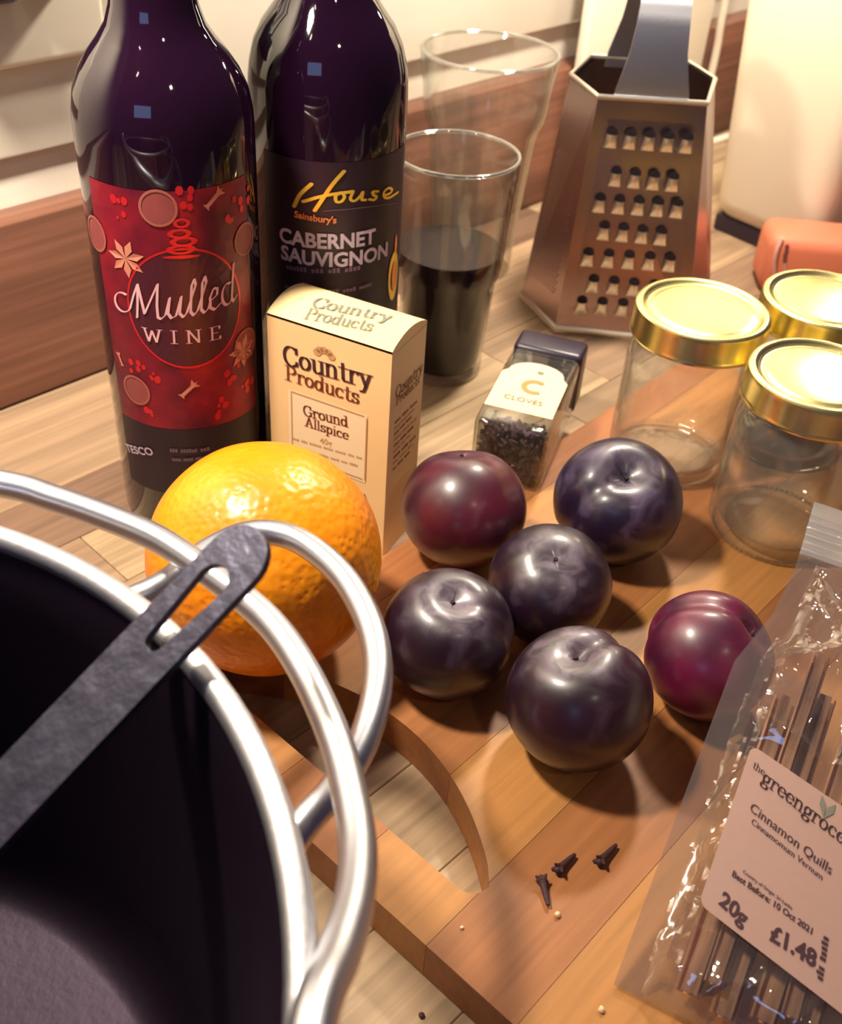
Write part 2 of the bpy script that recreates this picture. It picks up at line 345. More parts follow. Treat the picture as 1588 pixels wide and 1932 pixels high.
def plum_mat(name, dark, red, redpos, bloom, bloompos):
    """skin colour from noise; waxy bloom rubbed off in patches"""
    mt, nt, b = new_mat(name); L = nt.links
    tc = nt.nodes.new('ShaderNodeTexCoord')
    n = nt.nodes.new('ShaderNodeTexNoise'); n.inputs['Scale'].default_value = 26; n.inputs['Detail'].default_value = 4
    n2 = nt.nodes.new('ShaderNodeTexNoise'); n2.inputs['Scale'].default_value = 60; n2.inputs['Detail'].default_value = 5; n2.inputs['Distortion'].default_value = .8
    L.new(tc.outputs['Object'], n.inputs['Vector']); L.new(tc.outputs['Object'], n2.inputs['Vector'])
    rp = nt.nodes.new('ShaderNodeValToRGB'); e = rp.color_ramp.elements
    e[0].position = redpos - .14; e[0].color = dark; e[1].position = redpos + .14; e[1].color = red
    L.new(n.outputs['Fac'], rp.inputs['Fac'])
    rb = nt.nodes.new('ShaderNodeMapRange'); rb.inputs['From Min'].default_value = bloompos - .12; rb.inputs['From Max'].default_value = bloompos + .2; rb.inputs['To Max'].default_value = .6
    L.new(n2.outputs['Fac'], rb.inputs['Value'])
    mx = nt.nodes.new('ShaderNodeMix'); mx.data_type = 'RGBA'; L.new(rb.outputs[0], mx.inputs['Factor']); L.new(rp.outputs[0], mx.inputs['A']); mx.inputs['B'].default_value = bloom
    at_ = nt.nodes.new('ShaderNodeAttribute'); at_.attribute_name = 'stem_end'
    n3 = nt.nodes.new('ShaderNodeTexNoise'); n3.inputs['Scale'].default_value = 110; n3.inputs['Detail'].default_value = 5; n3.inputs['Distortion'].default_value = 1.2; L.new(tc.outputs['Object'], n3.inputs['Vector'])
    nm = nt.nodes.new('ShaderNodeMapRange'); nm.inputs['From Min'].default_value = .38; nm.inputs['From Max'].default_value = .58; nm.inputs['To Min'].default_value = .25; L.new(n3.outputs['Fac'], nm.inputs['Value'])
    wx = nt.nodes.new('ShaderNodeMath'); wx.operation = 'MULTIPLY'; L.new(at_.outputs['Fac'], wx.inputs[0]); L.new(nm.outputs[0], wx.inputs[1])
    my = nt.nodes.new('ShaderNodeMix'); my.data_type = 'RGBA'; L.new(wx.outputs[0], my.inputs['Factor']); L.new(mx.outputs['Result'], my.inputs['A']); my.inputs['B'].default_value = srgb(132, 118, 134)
    L.new(my.outputs['Result'], b.inputs['Base Color'])
    rr = nt.nodes.new('ShaderNodeMapRange'); rr.inputs['To Min'].default_value = .36; rr.inputs['To Max'].default_value = .5; L.new(n2.outputs['Fac'], rr.inputs['Value'])
    L.new(rr.outputs[0], b.inputs['Roughness']); b.inputs['Specular IOR Level'].default_value = .6; b.inputs['Coat Weight'].default_value = .45; b.inputs['Coat Roughness'].default_value = .22
    bp = nt.nodes.new('ShaderNodeBump'); bp.inputs['Strength'].default_value = .12; bp.inputs['Distance'].default_value = .001
    L.new(n2.outputs['Fac'], bp.inputs['Height']); L.new(bp.outputs[0], b.inputs['Normal'])
    return mt
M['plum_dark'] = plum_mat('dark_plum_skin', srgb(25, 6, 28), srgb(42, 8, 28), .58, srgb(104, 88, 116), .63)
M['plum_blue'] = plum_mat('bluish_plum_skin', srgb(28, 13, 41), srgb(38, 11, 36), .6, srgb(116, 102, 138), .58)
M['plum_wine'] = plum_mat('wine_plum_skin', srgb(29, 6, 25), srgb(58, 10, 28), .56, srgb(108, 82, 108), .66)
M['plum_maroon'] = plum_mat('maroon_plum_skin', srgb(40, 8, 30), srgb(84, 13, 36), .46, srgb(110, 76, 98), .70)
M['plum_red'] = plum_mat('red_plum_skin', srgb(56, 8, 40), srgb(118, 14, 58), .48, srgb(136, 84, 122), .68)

# cinnamon
def cinnamon_mat():
    mt, nt, b = new_mat('cinnamon_bark'); L = nt.links
    tc = nt.nodes.new('ShaderNodeTexCoord'); mp = nt.nodes.new('ShaderNodeMapping'); mp.inputs['Scale'].default_value = (160, 160, 14)
    n = nt.nodes.new('ShaderNodeTexNoise'); n.inputs['Scale'].default_value = 1; n.inputs['Detail'].default_value = 5
    L.new(tc.outputs['Object'], mp.inputs['Vector']); L.new(mp.outputs[0], n.inputs['Vector'])
    rp = nt.nodes.new('ShaderNodeValToRGB'); e = rp.color_ramp.elements
    e[0].position = .30; e[0].color = srgb(124, 80, 62); e[1].position = .56; e[1].color = srgb(232, 180, 138)
    L.new(n.outputs['Fac'], rp.inputs['Fac']); L.new(rp.outputs[0], b.inputs['Base Color']); b.inputs['Roughness'].default_value = .7
    bp = nt.nodes.new('ShaderNodeBump'); bp.inputs['Strength'].default_value = .5; bp.inputs['Distance'].default_value = .001
    L.new(n.outputs['Fac'], bp.inputs['Height']); L.new(bp.outputs[0], b.inputs['Normal'])
    return mt
M['cinnamon'] = cinnamon_mat()

# ------------------------------------------------------------------ lettering
GL = {}
def _g(ch, w, *strokes): GL[ch] = (w, strokes)
_g('o', 1.0, arc(.5, .5, .37, .48, 0, 360, 18))
_g('c', .92, arc(.5, .5, .37, .48, 50, 315, 14), [(.76, .8), (.76, .74)])
_g('e', .95, [(.14, .53), (.84, .53)], arc(.5, .5, .37, .48, 5, 320, 15))
_g('u', 1.05, [(.05, 1), (.22, 1), (.22, .3)], arc(.5, .3, .28, .3, 180, 330, 8), [(.65, 1), (.82, 1), (.82, 0), (1.0, 0)])
_g('n', 1.08, [(.05, 1), (.22, 1), (.22, 0)], [(.05, 0), (.4, 0)], arc(.52, .7, .3, .3, 170, 0, 8) + [(.82, 0)], [(.65, 0), (1.0, 0)])
_g('t', .72, [(.33, 1.35), (.33, .25)] + arc(.55, .25, .22, .25, 180, 310, 6), [(.08, 1), (.66, 1)])
_g('r', .82, [(.05, 1), (.24, 1), (.24, 0)], [(.05, 0), (.45, 0)], arc(.58, .62, .32, .38, 170, 50, 7), [(.74, .86), (.74, .8)])
_g('y', 1.0, [(.18, 1), (.54, .02)], [(.84, 1), (.5, -.05), (.36, -.38), (.2, -.42)], [(.02, 1), (.38, 1)], [(.68, 1), (1.0, 1)], [(.16, -.36), (.16, -.42)])
_g('d', 1.1, arc(.46, .5, .33, .48, 0, 360, 16), [(.62, 1.5), (.82, 1.5), (.82, 0), (1.0, 0)])
_g('l', .52, [(.05, 1.5), (.25, 1.5), (.25, 0)], [(.05, 0), (.46, 0)])
_g('i', .52, [(.05, 1), (.25, 1), (.25, 0)], [(.05, 0), (.46, 0)], [(.25, 1.36), (.25, 1.44)])
_g('p', 1.1, [(.05, 1), (.25, 1), (.25, -.45)], [(.05, -.45), (.46, -.45)], arc(.58, .5, .33, .48, 0, 360, 16))
_g('s', .85, arc(.44, .75, .28, .24, 40, 250, 9) + arc(.44, .25, .3, .24, 80, -150, 10), [(.68, .98), (.68, .74)], [(.16, .26), (.16, .0)])
_g('g', .98, arc(.46, .62, .3, .36, 0, 360, 16), [(.7, .88), (.92, 1.0)], [(.28, .3), (.2, .1), (.7, .02), (.82, -.16)] + arc(.46, -.2, .36, .26, 0, -180, 9) + [(.1, -.12), (.34, .03)])
_g('h', 1.08, [(.05, 1.5), (.22, 1.5), (.22, 0)], [(.05, 0), (.4, 0)], arc(.52, .7, .3, .3, 170, 0, 8) + [(.82, 0)], [(.65, 0), (1.0, 0)])
_g('C', 1.25, arc(.68, .75, .55, .75, 48, 312, 18), [(1.1, 1.45), (1.1, 1.02)], [(1.1, .4), (1.1, .1)])
_g('G', 1.35, arc(.68, .75, .55, .75, 48, 320, 18), [(1.1, 1.45), (1.1, 1.02)], [(1.12, .62), (1.12, .1)], [(.9, .64), (1.32, .64)])
_g('P', 1.2, [(.05, 1.5), (.62, 1.5)] + arc(.62, 1.12, .42, .38, 90, -90, 10) + [(.3, .74)], [(.28, 1.5), (.28, 0)], [(.05, 0), (.55, 0)])
_g('A', 1.35, [(.2, 0), (.66, 1.5)], [(.66, 1.5), (1.12, 0)], [(.35, .5), (.95, .5)], [(.0, 0), (.42, 0)], [(.88, 0), (1.34, 0)])
_g('W', 1.9, [(.2, 1.5), (.58, 0)], [(.58, 0), (.95, 1.3)], [(.95, 1.3), (1.32, 0)], [(1.32, 0), (1.7, 1.5)], [(.0, 1.5), (.4, 1.5)], [(1.5, 1.5), (1.9, 1.5)])
_g('I', .75, [(.37, 1.5), (.37, 0)], [(.12, 1.5), (.62, 1.5)], [(.12, 0), (.62, 0)])
_g('N', 1.5, [(.25, 1.5), (.25, 0)], [(.25, 1.5), (1.2, 0)], [(1.2, 0), (1.2, 1.5)], [(.05, 1.5), (.3, 1.5)], [(1.0, 1.5), (1.4, 1.5)], [(.05, 0), (.45, 0)])
_g('E', 1.2, [(.28, 1.5), (.28, 0)], [(.08, 1.5), (1.05, 1.5), (1.05, 1.2)], [(.28, .78), (.8, .78)], [(.08, 0), (1.1, 0), (1.1, .32)])
_g(' ', .5)
def stroke_polys(strokes, a, b, slant=0., nib=None):
    """sweep a small nib (2a wide, 2b high; or any nib outline) along every stroke"""
    V, Fc = [], []
    nb = nib or [(-a, -b), (a, -b), (a, b), (-a, b)]
    for st in strokes:
        pts = [(x + slant * y, y) for x, y in st]
        if len(pts) == 1: pts = pts * 2
        for p, q in zip(pts[:-1], pts[1:]):
            cand = [(p[0] + n[0], p[1] + n[1]) for n in nb] + [(q[0] + n[0], q[1] + n[1]) for n in nb]
            cand = sorted(set((round(x, 6), round(y, 6)) for x, y in cand))
            def half(ps):
                h = []
                for r in ps:
                    while len(h) > 1 and (h[-1][0] - h[-2][0]) * (r[1] - h[-2][1]) - (h[-1][1] - h[-2][1]) * (r[0] - h[-2][0]) <= 0: h.pop()
                    h.append(r)
                return h
            hull = half(cand)[:-1] + half(cand[::-1])[:-1]
            if len(hull) < 3: continue
            k = len(V); V += hull; Fc.append(list(range(k, k + len(hull))))
    return V, Fc
def serif_text(s, a=.105, b=.03, track=.0, cap=None):
    V, Fc, x = [], [], 0
    for ch in s:
        w, st = GL[ch]
        v, f = stroke_polys([[(px + x, py) for px, py in q] for q in st], a, b)
        k = len(V); V += v; Fc += [[i + k for i in q] for q in f]; x += w + track
    return V, Fc, x
_fcache = {}
def sans_text(s, bold=0.0, shear=0.):
    cu = bpy.data.curves.new('lettering', 'FONT'); cu.body = s; cu.size = 1; cu.offset = bold; cu.shear = shear; cu.resolution_u = 3
    ob = bpy.data.objects.new('lettering', cu); COL.objects.link(ob)
    dg = bpy.context.evaluated_depsgraph_get(); dg.update()
    me = bpy.data.meshes.new_from_object(ob.evaluated_get(dg))
    V = [(v.co.x, v.co.y) for v in me.vertices]; Fc = [list(p.vertices) for p in me.polygons]
    bpy.data.objects.remove(ob); bpy.data.curves.remove(cu); bpy.data.meshes.remove(me)
    w = max(v[0] for v in V) if V else 1
    return V, Fc, w
class Plane:
    def __init__(s, o, e1, e2):
        s.o = Vector(o); s.e1 = Vector(e1).normalized(); s.e2 = Vector(e2).normalized(); s.n = s.e1.cross(s.e2).normalized()
    def P(s, u, v, off=0.): return s.o + s.e1 * u + s.e2 * v + s.n * off
    def hit(s, px, py):
        d = ray(px, py); t = (s.o - CP).dot(s.n) / d.dot(s.n); q = CP + d * t - s.o
        c = s.e1.dot(s.e2); a1, a2 = q.dot(s.e1), q.dot(s.e2); D = 1 - c * c
        return ((a1 - c * a2) / D, (a2 - c * a1) / D)
class Cyl:
    def __init__(s, c, r): s.c = Vector((c[0], c[1], 0)); s.r = r
    def P(s, u, v, off=0.):
        a = u / s.r; return s.c + Vector(((s.r + off) * math.cos(a), (s.r + off) * math.sin(a), v))
    def hit(s, px, py):
        d = ray(px, py); ox, oy = CP.x - s.c.x, CP.y - s.c.y
        A = d.x ** 2 + d.y ** 2; B = 2 * (ox * d.x + oy * d.y); Q = ox * ox + oy * oy - s.r ** 2
        t = (-B - math.sqrt(max(0, B * B - 4 * A * Q))) / 2 / A; p = CP + d * t
        return (math.atan2(p.y - s.c.y, p.x - s.c.x) * s.r, p.z)
def put(surf, V, Fc, origin, dirn, scale, off, yscale=1., flip=False):
    """2-D shapes -> bmesh on the surface; origin (u,v), dirn = unit baseline in (u,v)"""
    bm = bmesh.new(); ux, uy = dirn; vs = []
    for x, y in V:
        x *= scale; y *= scale * yscale
        vs.append(bm.verts.new(surf.P(origin[0] + ux * x - uy * y, origin[1] + uy * x + ux * y, off)))
    for f in Fc:
        try: bm.faces.new([vs[i] for i in f])
        except ValueError: pass
    return bm
def write(surf, s, p0, p1, mat, parent, style='sans', bold=0., off=.0003, yscale=1., name='lettering', shapes=None, uv=False, shear=0., a=.105, b=.03, track=0.):
    """lettering whose baseline runs from pixel p0 to pixel p1 on the surface (uv=True: surface coordinates)"""
    if shapes: V, Fc, w = shapes
    elif style == 'serif': V, Fc, w = serif_text(s, a, b, track)
    else: V, Fc, w = sans_text(s, bold, shear)
    h0 = p0 if uv else surf.hit(*p0); h1 = p1 if uv else surf.hit(*p1)
    du, dv = h1[0] - h0[0], h1[1] - h0[1]; L = math.hypot(du, dv)
    bm = put(surf, V, Fc, h0, (du / L, dv / L), L / w, off, yscale)
    return part(name, bm, mat, parent)
def scribble(surf, p0, p1, h, mat, parent, off=.0003, words=4, name='small_print'):
    """a line of print too small to read: word-long bars"""
    h0, h1 = surf.hit(*p0), surf.hit(*p1); du, dv = h1[0] - h0[0], h1[1] - h0[1]; L = math.hypot(du, dv); e = (du / L, dv / L)
    ws = [random.uniform(.6, 1.4) for _ in range(words)]; gap = .22; tot = sum(ws) + gap * (words - 1); x = 0; bm = bmesh.new()
    for w in ws:
        n = max(2, int(w * 5))
        for k in range(n):
            xa, xb = (x + w * k / n) * L / tot, (x + w * (k + .72) / n) * L / tot; hh = h * random.uniform(.75, 1.1)
            bm.faces.new([bm.verts.new(surf.P(h0[0] + e[0] * a - e[1] * b, h0[1] + e[1] * a + e[0] * b, off)) for a, b in ((xa, 0), (xb, 0), (xb, hh), (xa, hh))])
        x += w + gap
    return part(name, bm, mat, parent)
def ngon(surf, pts, off):
    bm = bmesh.new(); bm.faces.new([bm.verts.new(surf.P(u, v, off)) for u, v in pts]); return bm
def disc(surf, c, rx, ry, off, n=28, inner=0., a0=0., a1=360.):
    bm = bmesh.new()
    full = abs(a1 - a0) >= 359.9
    N = n if full else n + 1
    o = []; i = []
    for k in range(N):
        t = R_(a0 + (a1 - a0) * k / n)
        o.append(bm.verts.new(surf.P(c[0] + rx * math.cos(t), c[1] + ry * math.sin(t), off)))
        i.append(bm.verts.new(surf.P(c[0] + rx * inner * math.cos(t), c[1] + ry * inner * math.sin(t), off))) if inner > 0 else None
    if inner <= 0:
        prev = o                                   # several rings, so that the disc follows a curved surface
        for f_ in (.75, .5, .25):
            cur = [bm.verts.new(surf.P(c[0] + rx * f_ * math.cos(R_(a0 + (a1 - a0) * k / n)), c[1] + ry * f_ * math.sin(R_(a0 + (a1 - a0) * k / n)), off)) for k in range(N)]
            for k in range(n): bm.faces.new((prev[k], prev[(k + 1) % N], cur[(k + 1) % N], cur[k]))
            prev = cur
        mid = bm.verts.new(surf.P(c[0], c[1], off))
        for k in range(n): bm.faces.new((prev[k], prev[(k + 1) % N], mid))
    else:
        for k in range(n): bm.faces.new((o[k], o[(k + 1) % N], i[(k + 1) % N], i[k]))
    return bm

# ================================================================== the setting
STAVE = frame(EA, -NB, (0, 0, 1), (0, 0, 0))
worktop = thing('worktop', 'pale oak block worktop of jointed staves under everything', 'worktop', W(.3, .3, -.038))
ROW = .043
for r in range(15):
    a = -.62 - random.random() * .3
    while a < 1.35:
        ln = random.uniform(.26, .52); b0 = r * ROW
        bm = box(-ln / 2 + .00015, ln / 2 - .00015, -ROW / 2 + .00015, ROW / 2 - .00015, -.038, 0, .0004, 1)
        mm = STAVE.copy(); mm.translation = W(a + ln / 2, b0 + ROW / 2, 0)
        part('stave', bm, M['oak'], worktop, mm)
        a += ln
def wbox(name, a0, a1, b0, b1, z0, z1, mat, bev=0., parent=None, seg=2):
    ln = a1 - a0
    bm = box(-ln / 2, ln / 2, -(b1 - b0) / 2, (b1 - b0) / 2, 0, z1 - z0, bev, seg)
    o = mesh_obj(name, bm, mat, None, 40 if bev else None)
    mm = STAVE.copy(); mm.translation = W((a0 + a1) / 2, (b0 + b1) / 2, z0); o.matrix_basis = mm
    if parent: attach(o, parent)
    return o
wall = wbox('wall_back', -.9, 1.7, -.08, -.0215, -.05, .1365, M['wall']); tag(wall, 'white painted wall behind the worktop', 'wall', kind='structure')
up = wbox('wall_back', -.9, 1.7, -.08, -.0135, .1365, 1.0, M['wall'], .002); tag(up, 'white plaster wall with a lip above the wooden upstand', 'wall', kind='structure')
trim = wbox('trim_1', -.9, 1.7, -.0210, -.0001, 0.0002, .108, M['upstand'], .0012); tag(trim, 'oak upstand along the foot of the white wall', 'upstand', kind='structure')

# wall socket with plugs behind the wine bottles
q1 = onplane(205, 70, -.003); a1 = EA.dot(q1)
sock = thing('wall_socket', 'white double wall socket on the wall behind the mulled wine bottle', 'socket', W(a1 - .073, -.013, .185))
wbox('face_plate', a1 - .146, a1, -.0134, -.003, .184, .270, M['white_plastic'], .004, sock, 3)
for k, (px, py) in enumerate(((-40, 10), (130, -26))):
    c = onplane(px, py, .02); ca = EA.dot(c)
    pl = thing('plug', 'black mains plug ' + ('whose corner shows beside the socket edge' if k == 0 else 'pushed into the wall socket above the bottle shoulder'), 'plug', W(ca, -.003, c.z))
    wbox('plug_body', ca - .019, ca + .019, -.0028, .030, c.z, c.z + .05, M['black_plastic'], .006, pl, 3)
    part('cable', tube(smooth_path([W(ca, .012, c.z + .05), W(ca, .014, c.z + .09), W(ca - .03, .012, c.z + .2), W(ca - .04, .01, c.z + .5)], 8), .0035, 10), M['black_plastic'], pl, smooth=60)

# ================================================================== cutting board
ES = Vector((math.cos(R_(-40)), math.sin(R_(-40)), 0)); ET = Vector((math.cos(R_(50)), math.sin(R_(50)), 0))
BT = .020
bo = at(700, 1690, BT)                       # a point of its front edge
left_t = (at(748, 1032, BT) - bo).dot(ES)    # the long edge beside the carton
SL0, SL1, BLEN = left_t, left_t + .34, .42
board = thing('cutting_board', 'beech cutting board of glued staves with a hand slot', 'cutting board', bo + ES * ((SL0 + SL1) / 2) + ET * .2 - Vector((0, 0, BT)))
sl = [((at(px, py, BT) - bo).dot(ES), (at(px, py, BT) - bo).dot(ET)) for px, py in ((905, 1683), (700, 1550), (560, 1418), (940, 1640), (850, 1500), (760, 1410))]
s_end = max(sl[0][0], sl[3][0]) + .001; s_beg = s_end - .150; t_near = (sl[0][1] + sl[1][1]) / 2 - .001
def slot(s):
    if s <= s_beg or s >= s_end: return (t_near + .008,) * 2
    x = (s - s_beg) / (s_end - s_beg) * 2 - 1
    far = t_near + .010 + .030 * (1 - abs(x) ** 2.1); e = 1 - abs(x)
    rnd = .10
    if e < rnd:
        k = math.sqrt(max(0, 1 - (1 - e / rnd) ** 2)); mid = t_near + .008
        return (mid + (t_near - mid) * k, mid + (far - mid) * k)
    return (t_near, far)
s = SL0; widths = [.042, .038, .046, .040, .044, .036, .048, .040, .046]; i = 0
cuts = [SL0]
k0 = s_end - .001
seams = [k0]
while seams[0] - .041 > SL0: seams.insert(0, seams[0] - (.041 if len(seams) % 2 else .046))
while seams[-1] + .044 < SL1: seams.append(seams[-1] + (.044 if len(seams) % 2 else .039))
edges_s = [SL0] + [x for x in seams if SL0 + .012 < x < SL1 - .012] + [SL1]
for sa, sb in zip(edges_s[:-1], edges_s[1:]):
    bm = bmesh.new(); n = max(4, int((sb - sa) / .0025)); cx = (sa + sb) / 2
    ss = sorted(set([sa + .0001, sb - .0001] + [x for x in [sa + (sb - sa) * k / n for k in range(1, n)] + [s_beg, s_end] if sa + .0001 < x < sb - .0001]))
    for p, q in zip(ss[:-1], ss[1:]):
        (n0, f0), (n1, f1) = slot(p), slot(q)
        for (ta, tb, tc_, td) in ((0, 0, n1, n0), (f0, f1, BLEN, BLEN)):
            bm.faces.new([bm.verts.new((t, -(x - cx), 0)) for x, t in ((p, ta), (q, tb), (q, tc_), (p, td))])
    bmesh.ops.remove_doubles(bm, verts=bm.verts[:], dist=1e-5)
    bmesh.ops.dissolve_degenerate(bm, dist=1e-6, edges=bm.edges[:])
    ex = bmesh.ops.extrude_face_region(bm, geom=bm.faces[:])
    for v in ex['geom']:
        if isinstance(v, bmesh.types.BMVert): v.co.z -= BT - .0002
    mm = frame(ET, -ES, (0, 0, 1), bo + ES * cx); mm.translation.z = BT
    part('stave', bm, M['beech'], board, mm)

# ================================================================== pan (bottom left)
PC = Vector((-.1708, .0834, 0)); PZ = .150; PRAD = .1542
pan = thing('preserving_pan', 'large steel preserving pan with rolled rim and hoop handle', 'pan', PC)
prof_in = [(0, .006), (.118, .006), (.124, .008), (.130, .014), (.1335, .03), (.148, .13), (PRAD - .002, .147), (PRAD, PZ)]
body = lathe([(0, .0055), (.118, .0055), (.1245, .008), (.1305, .014), (.134, .03), (.1475, .13), (PRAD - .0022, .147), (PRAD - .0005, PZ)], 128)
inside = part('inside', body, M['pan_in'], pan, Matrix.Translation(PC), 50, 'pan inside with its darkness put into the colour')
outb = lathe([(0, .0), (.12, .0), (.128, .003), (.1335, .012), (.1365, .03), (.150, .13), (PRAD, .147), (PRAD + .001, PZ)], 128)
part('outside', outb, M['pan_out'], pan, Matrix.Translation(PC), 50)
rim = bmesh.new(); tube([(PRAD * math.cos(t * math.pi / 64) + .0016 * math.cos(t * math.pi / 64), (PRAD + .0016) * math.sin(t * math.pi / 64), PZ) for t in range(128)], .0037, 16, True, rim)
part('rim', rim, M['steel_brushed'], pan, Matrix.Translation(PC), 60)
bail_px = [(0, 912), (100, 940), (200, 975), (300, 1018), (400, 1085), (500, 1165), (570, 1260), (630, 1390), (660, 1500), (675, 1600), (668, 1700), (640, 1800), (590, 1932)]
bail_z = [.140, .137, .134, .132, .131, .131, .132, .134, .137, .141, .147, .154, .163]
bp_ = [Vector((-.305, .177, .168)), Vector((-.283, .208, .160)), Vector((-.24, .243, .152)), Vector((-.19, .268, .146))] + [at(*p, z) for p, z in zip(bail_px, bail_z)] + [Vector((-.012, .06, .168)), Vector((-.021, .022, .168)), Vector((-.037, -.010, .168))]
part('hoop_handle', tube(smooth_path(bp_, 6), .0046, 18), M['steel'], pan, smooth=60, label='round steel hoop handle folded down outside the rim')
lz = .1185
loop_px = [(300, 1108), (400, 1035), (480, 1005), (560, 1018), (640, 1080), (690, 1160), (712, 1240), (708, 1320), (680, 1410), (630, 1490), (570, 1558)]
lp_ = [at(*p, lz) for p in loop_px]
def polar(ang, r, z): return PC + Vector((r * math.cos(R_(ang)), r * math.sin(R_(ang)), z))
lp_ = [polar(66, .150, lz - .004), polar(65.5, .166, lz - .002)] + lp_ + [polar(24.5, .150, lz - .004)]
part('helper_handle', tube(smooth_path(lp_, 6), .0046, 18), M['steel'], pan, smooth=60, label='steel loop handle standing out from the side')
for ang, pt in ((bp_[0], 0), (bp_[-1], 1)):
    d = (Vector((ang.x, ang.y, 0)) - PC).normalized(); tng = Vector((-d.y, d.x, 0))
    lug = prism([[(-.014, -.045), (.014, -.045), (.014, .005)] + [(.012 * math.cos(t), .010 + .012 * math.sin(t)) for t in [math.pi * k / 8 for k in range(9)]] + [(-.014, .005)]], .002)
    part('lug', lug, M['steel_brushed'], pan, frame(tng, (0, 0, 1), d * (1 if True else -1), PC + d * (PRAD + .0075) + Vector((0, 0, .160))))

# ladle: flat slotted handle lying across rim
tip = at(446, 1056, .1745); inn = at(0, 1522, .128)
ax = (inn - tip).normalized(); wv = ax.cross(Vector((0, 0, 1))).normalized(); nv = wv.cross(ax).normalized()
if nv.z < 0: nv = -nv; wv = -wv
hw = .0098
outl = [(hw - hw * math.cos(t), hw * math.sin(t)) for t in [-math.pi / 2 + math.pi * k / 16 for k in range(17)]]
outl = outl + [(.10, .0102), (.20, .0106), (.20, -.0106), (.10, -.0102)]
sx0, sx1 = .0128, .0415
holel = [(sx0 + .0052 - .0052 * math.cos(t), .0052 * math.sin(t)) for t in [-math.pi / 2 + math.pi * k / 10 for k in range(11)]] + [(sx1 - .0032 + .0032 * math.sin(t), .0032 * math.cos(t)) for t in [math.pi * k / 10 for k in range(11)]]
ladle = thing('ladle', 'worn dark steel ladle with a slotted handle lying over the pan rim', 'ladle', PC + Vector((-.06, -.04, .012)))
hb = prism([outl, holel], .0024)
bmesh.ops.bevel(hb, geom=[e for e in hb.edges if len(e.link_faces) == 2 and e.calc_face_angle(0) > 1.2], offset=.0005, segments=2, affect='EDGES')
part('handle', hb, M['ladle'], ladle, frame(ax, wv, nv, tip - ax * .0095 - nv * .0012) if ax.cross(wv).dot(nv) > 0 else frame(ax, -wv, nv, tip - ax * .0095 - nv * .0012), 30)
bowl_c = tip + ax * .222; bowl_c.z = max(bowl_c.z, .048)
bowl = lathe([(0, -.030), (.012, -.0285), (.024, -.022), (.033, -.010), (.036, .004), (.0345, .004), (.0315, -.009), (.023, -.0205), (.012, -.027), (0, -.0285)], 40)
part('bowl', bowl, M['ladle'], ladle, Matrix.Translation(bowl_c), 40)

# ================================================================== bottles
def bottle(name, label, c, profile):
    t = thing(name, label, 'wine bottle', (c[0], c[1], 0))
    part('glass_body', lathe(profile, 96), M['bottle'], t, Matrix.Translation((c[0], c[1], 0)), 45)
    return t
B1 = (-.12, .444); R1 = .0375
b1 = bottle('wine_bottle', 'dark wine bottle with a red mulled wine label', B1,
    [(0, .004), (.026, .004), (.0335, .0), (.0362, .002), (R1, .006), (R1, .199), (.0371, .207), (.0355, .215), (.0322, .2225), (.0280, .229), (.0235, .2345), (.0198, .240), (.0175, .247), (.0162, .256), (.0155, .27), (.015, .292), (.0165, .293), (.0165, .300), (.0145, .302), (0, .302)])
cy1 = Cyl(B1, R1)
def band(cyl, a0, a1, z0, z1, off, n=48, m=6):
    bm = bmesh.new(); g = [[bm.verts.new(cyl.P(R_(a0 + (a1 - a0) * i / n) * cyl.r, z0 + (z1 - z0) * j / m, off)) for i in range(n + 1)] for j in range(m + 1)]
    for j in range(m):
        for i in range(n): bm.faces.new((g[j][i], g[j][i + 1], g[j + 1][i + 1], g[j + 1][i]))
    return bm
lab = part('front_label', band(cy1, -134, -20, .0695, .1855, .00025), M['red_foil'], b1, smooth=30, label='dark red foil label')
part('lower_label', band(cy1, -134, -20, .030, .0693, .00022), M['black_label'], b1, smooth=30)
uc, vc = -78.5 * math.pi / 180 * R1, .1225
ringc = cy1.hit(352, 585)
part('label_disc', disc(cy1, ringc, .0255, .0285, .0004, 40), M['label_disc'], lab)
part('label_ring', disc(cy1, ringc, .0262, .0292, .0005, 48, .965), M['bright_red'], lab)
# printed motifs
def motif_slice(px, py, rx, ry):
    c = cy1.hit(px, py); sl_ = part('orange_slice', disc(cy1, c, rx, ry, .0005, 24), M['slice'], lab)
    part('slice_rim', disc(cy1, c, rx, ry, .0007, 24, .86), M['slice_rim'], lab)
motif_slice(298, 392, .0078, .0080); motif_slice(258, 735, .0074, .0078); motif_slice(462, 648, .0074, .0080); motif_slice(183, 440, .0070, .0080); motif_slice(460, 450, .0070, .0075)
def motif_star(px, py, r, n=7):
    c = cy1.hit(px, py); bm = bmesh.new()
    for k in range(n):
        a = 2 * math.pi * k / n + .3; d = Vector((math.cos(a), math.sin(a))); e = Vector((-d.y, d.x))
        P = [(c[0], c[1])] + [(c[0] + d.x * r * f + e.x * r * g, c[1] + d.y * r * f + e.y * r * g) for f, g in ((.55, -.2), (1, 0), (.55, .2))]
        bm.faces.new([bm.verts.new(cy1.P(u, v, .0006)) for u, v in P])
    part('star_anise', bm, M['spice_print'], lab)
motif_star(238, 487, .0090); motif_star(456, 662, .0085)
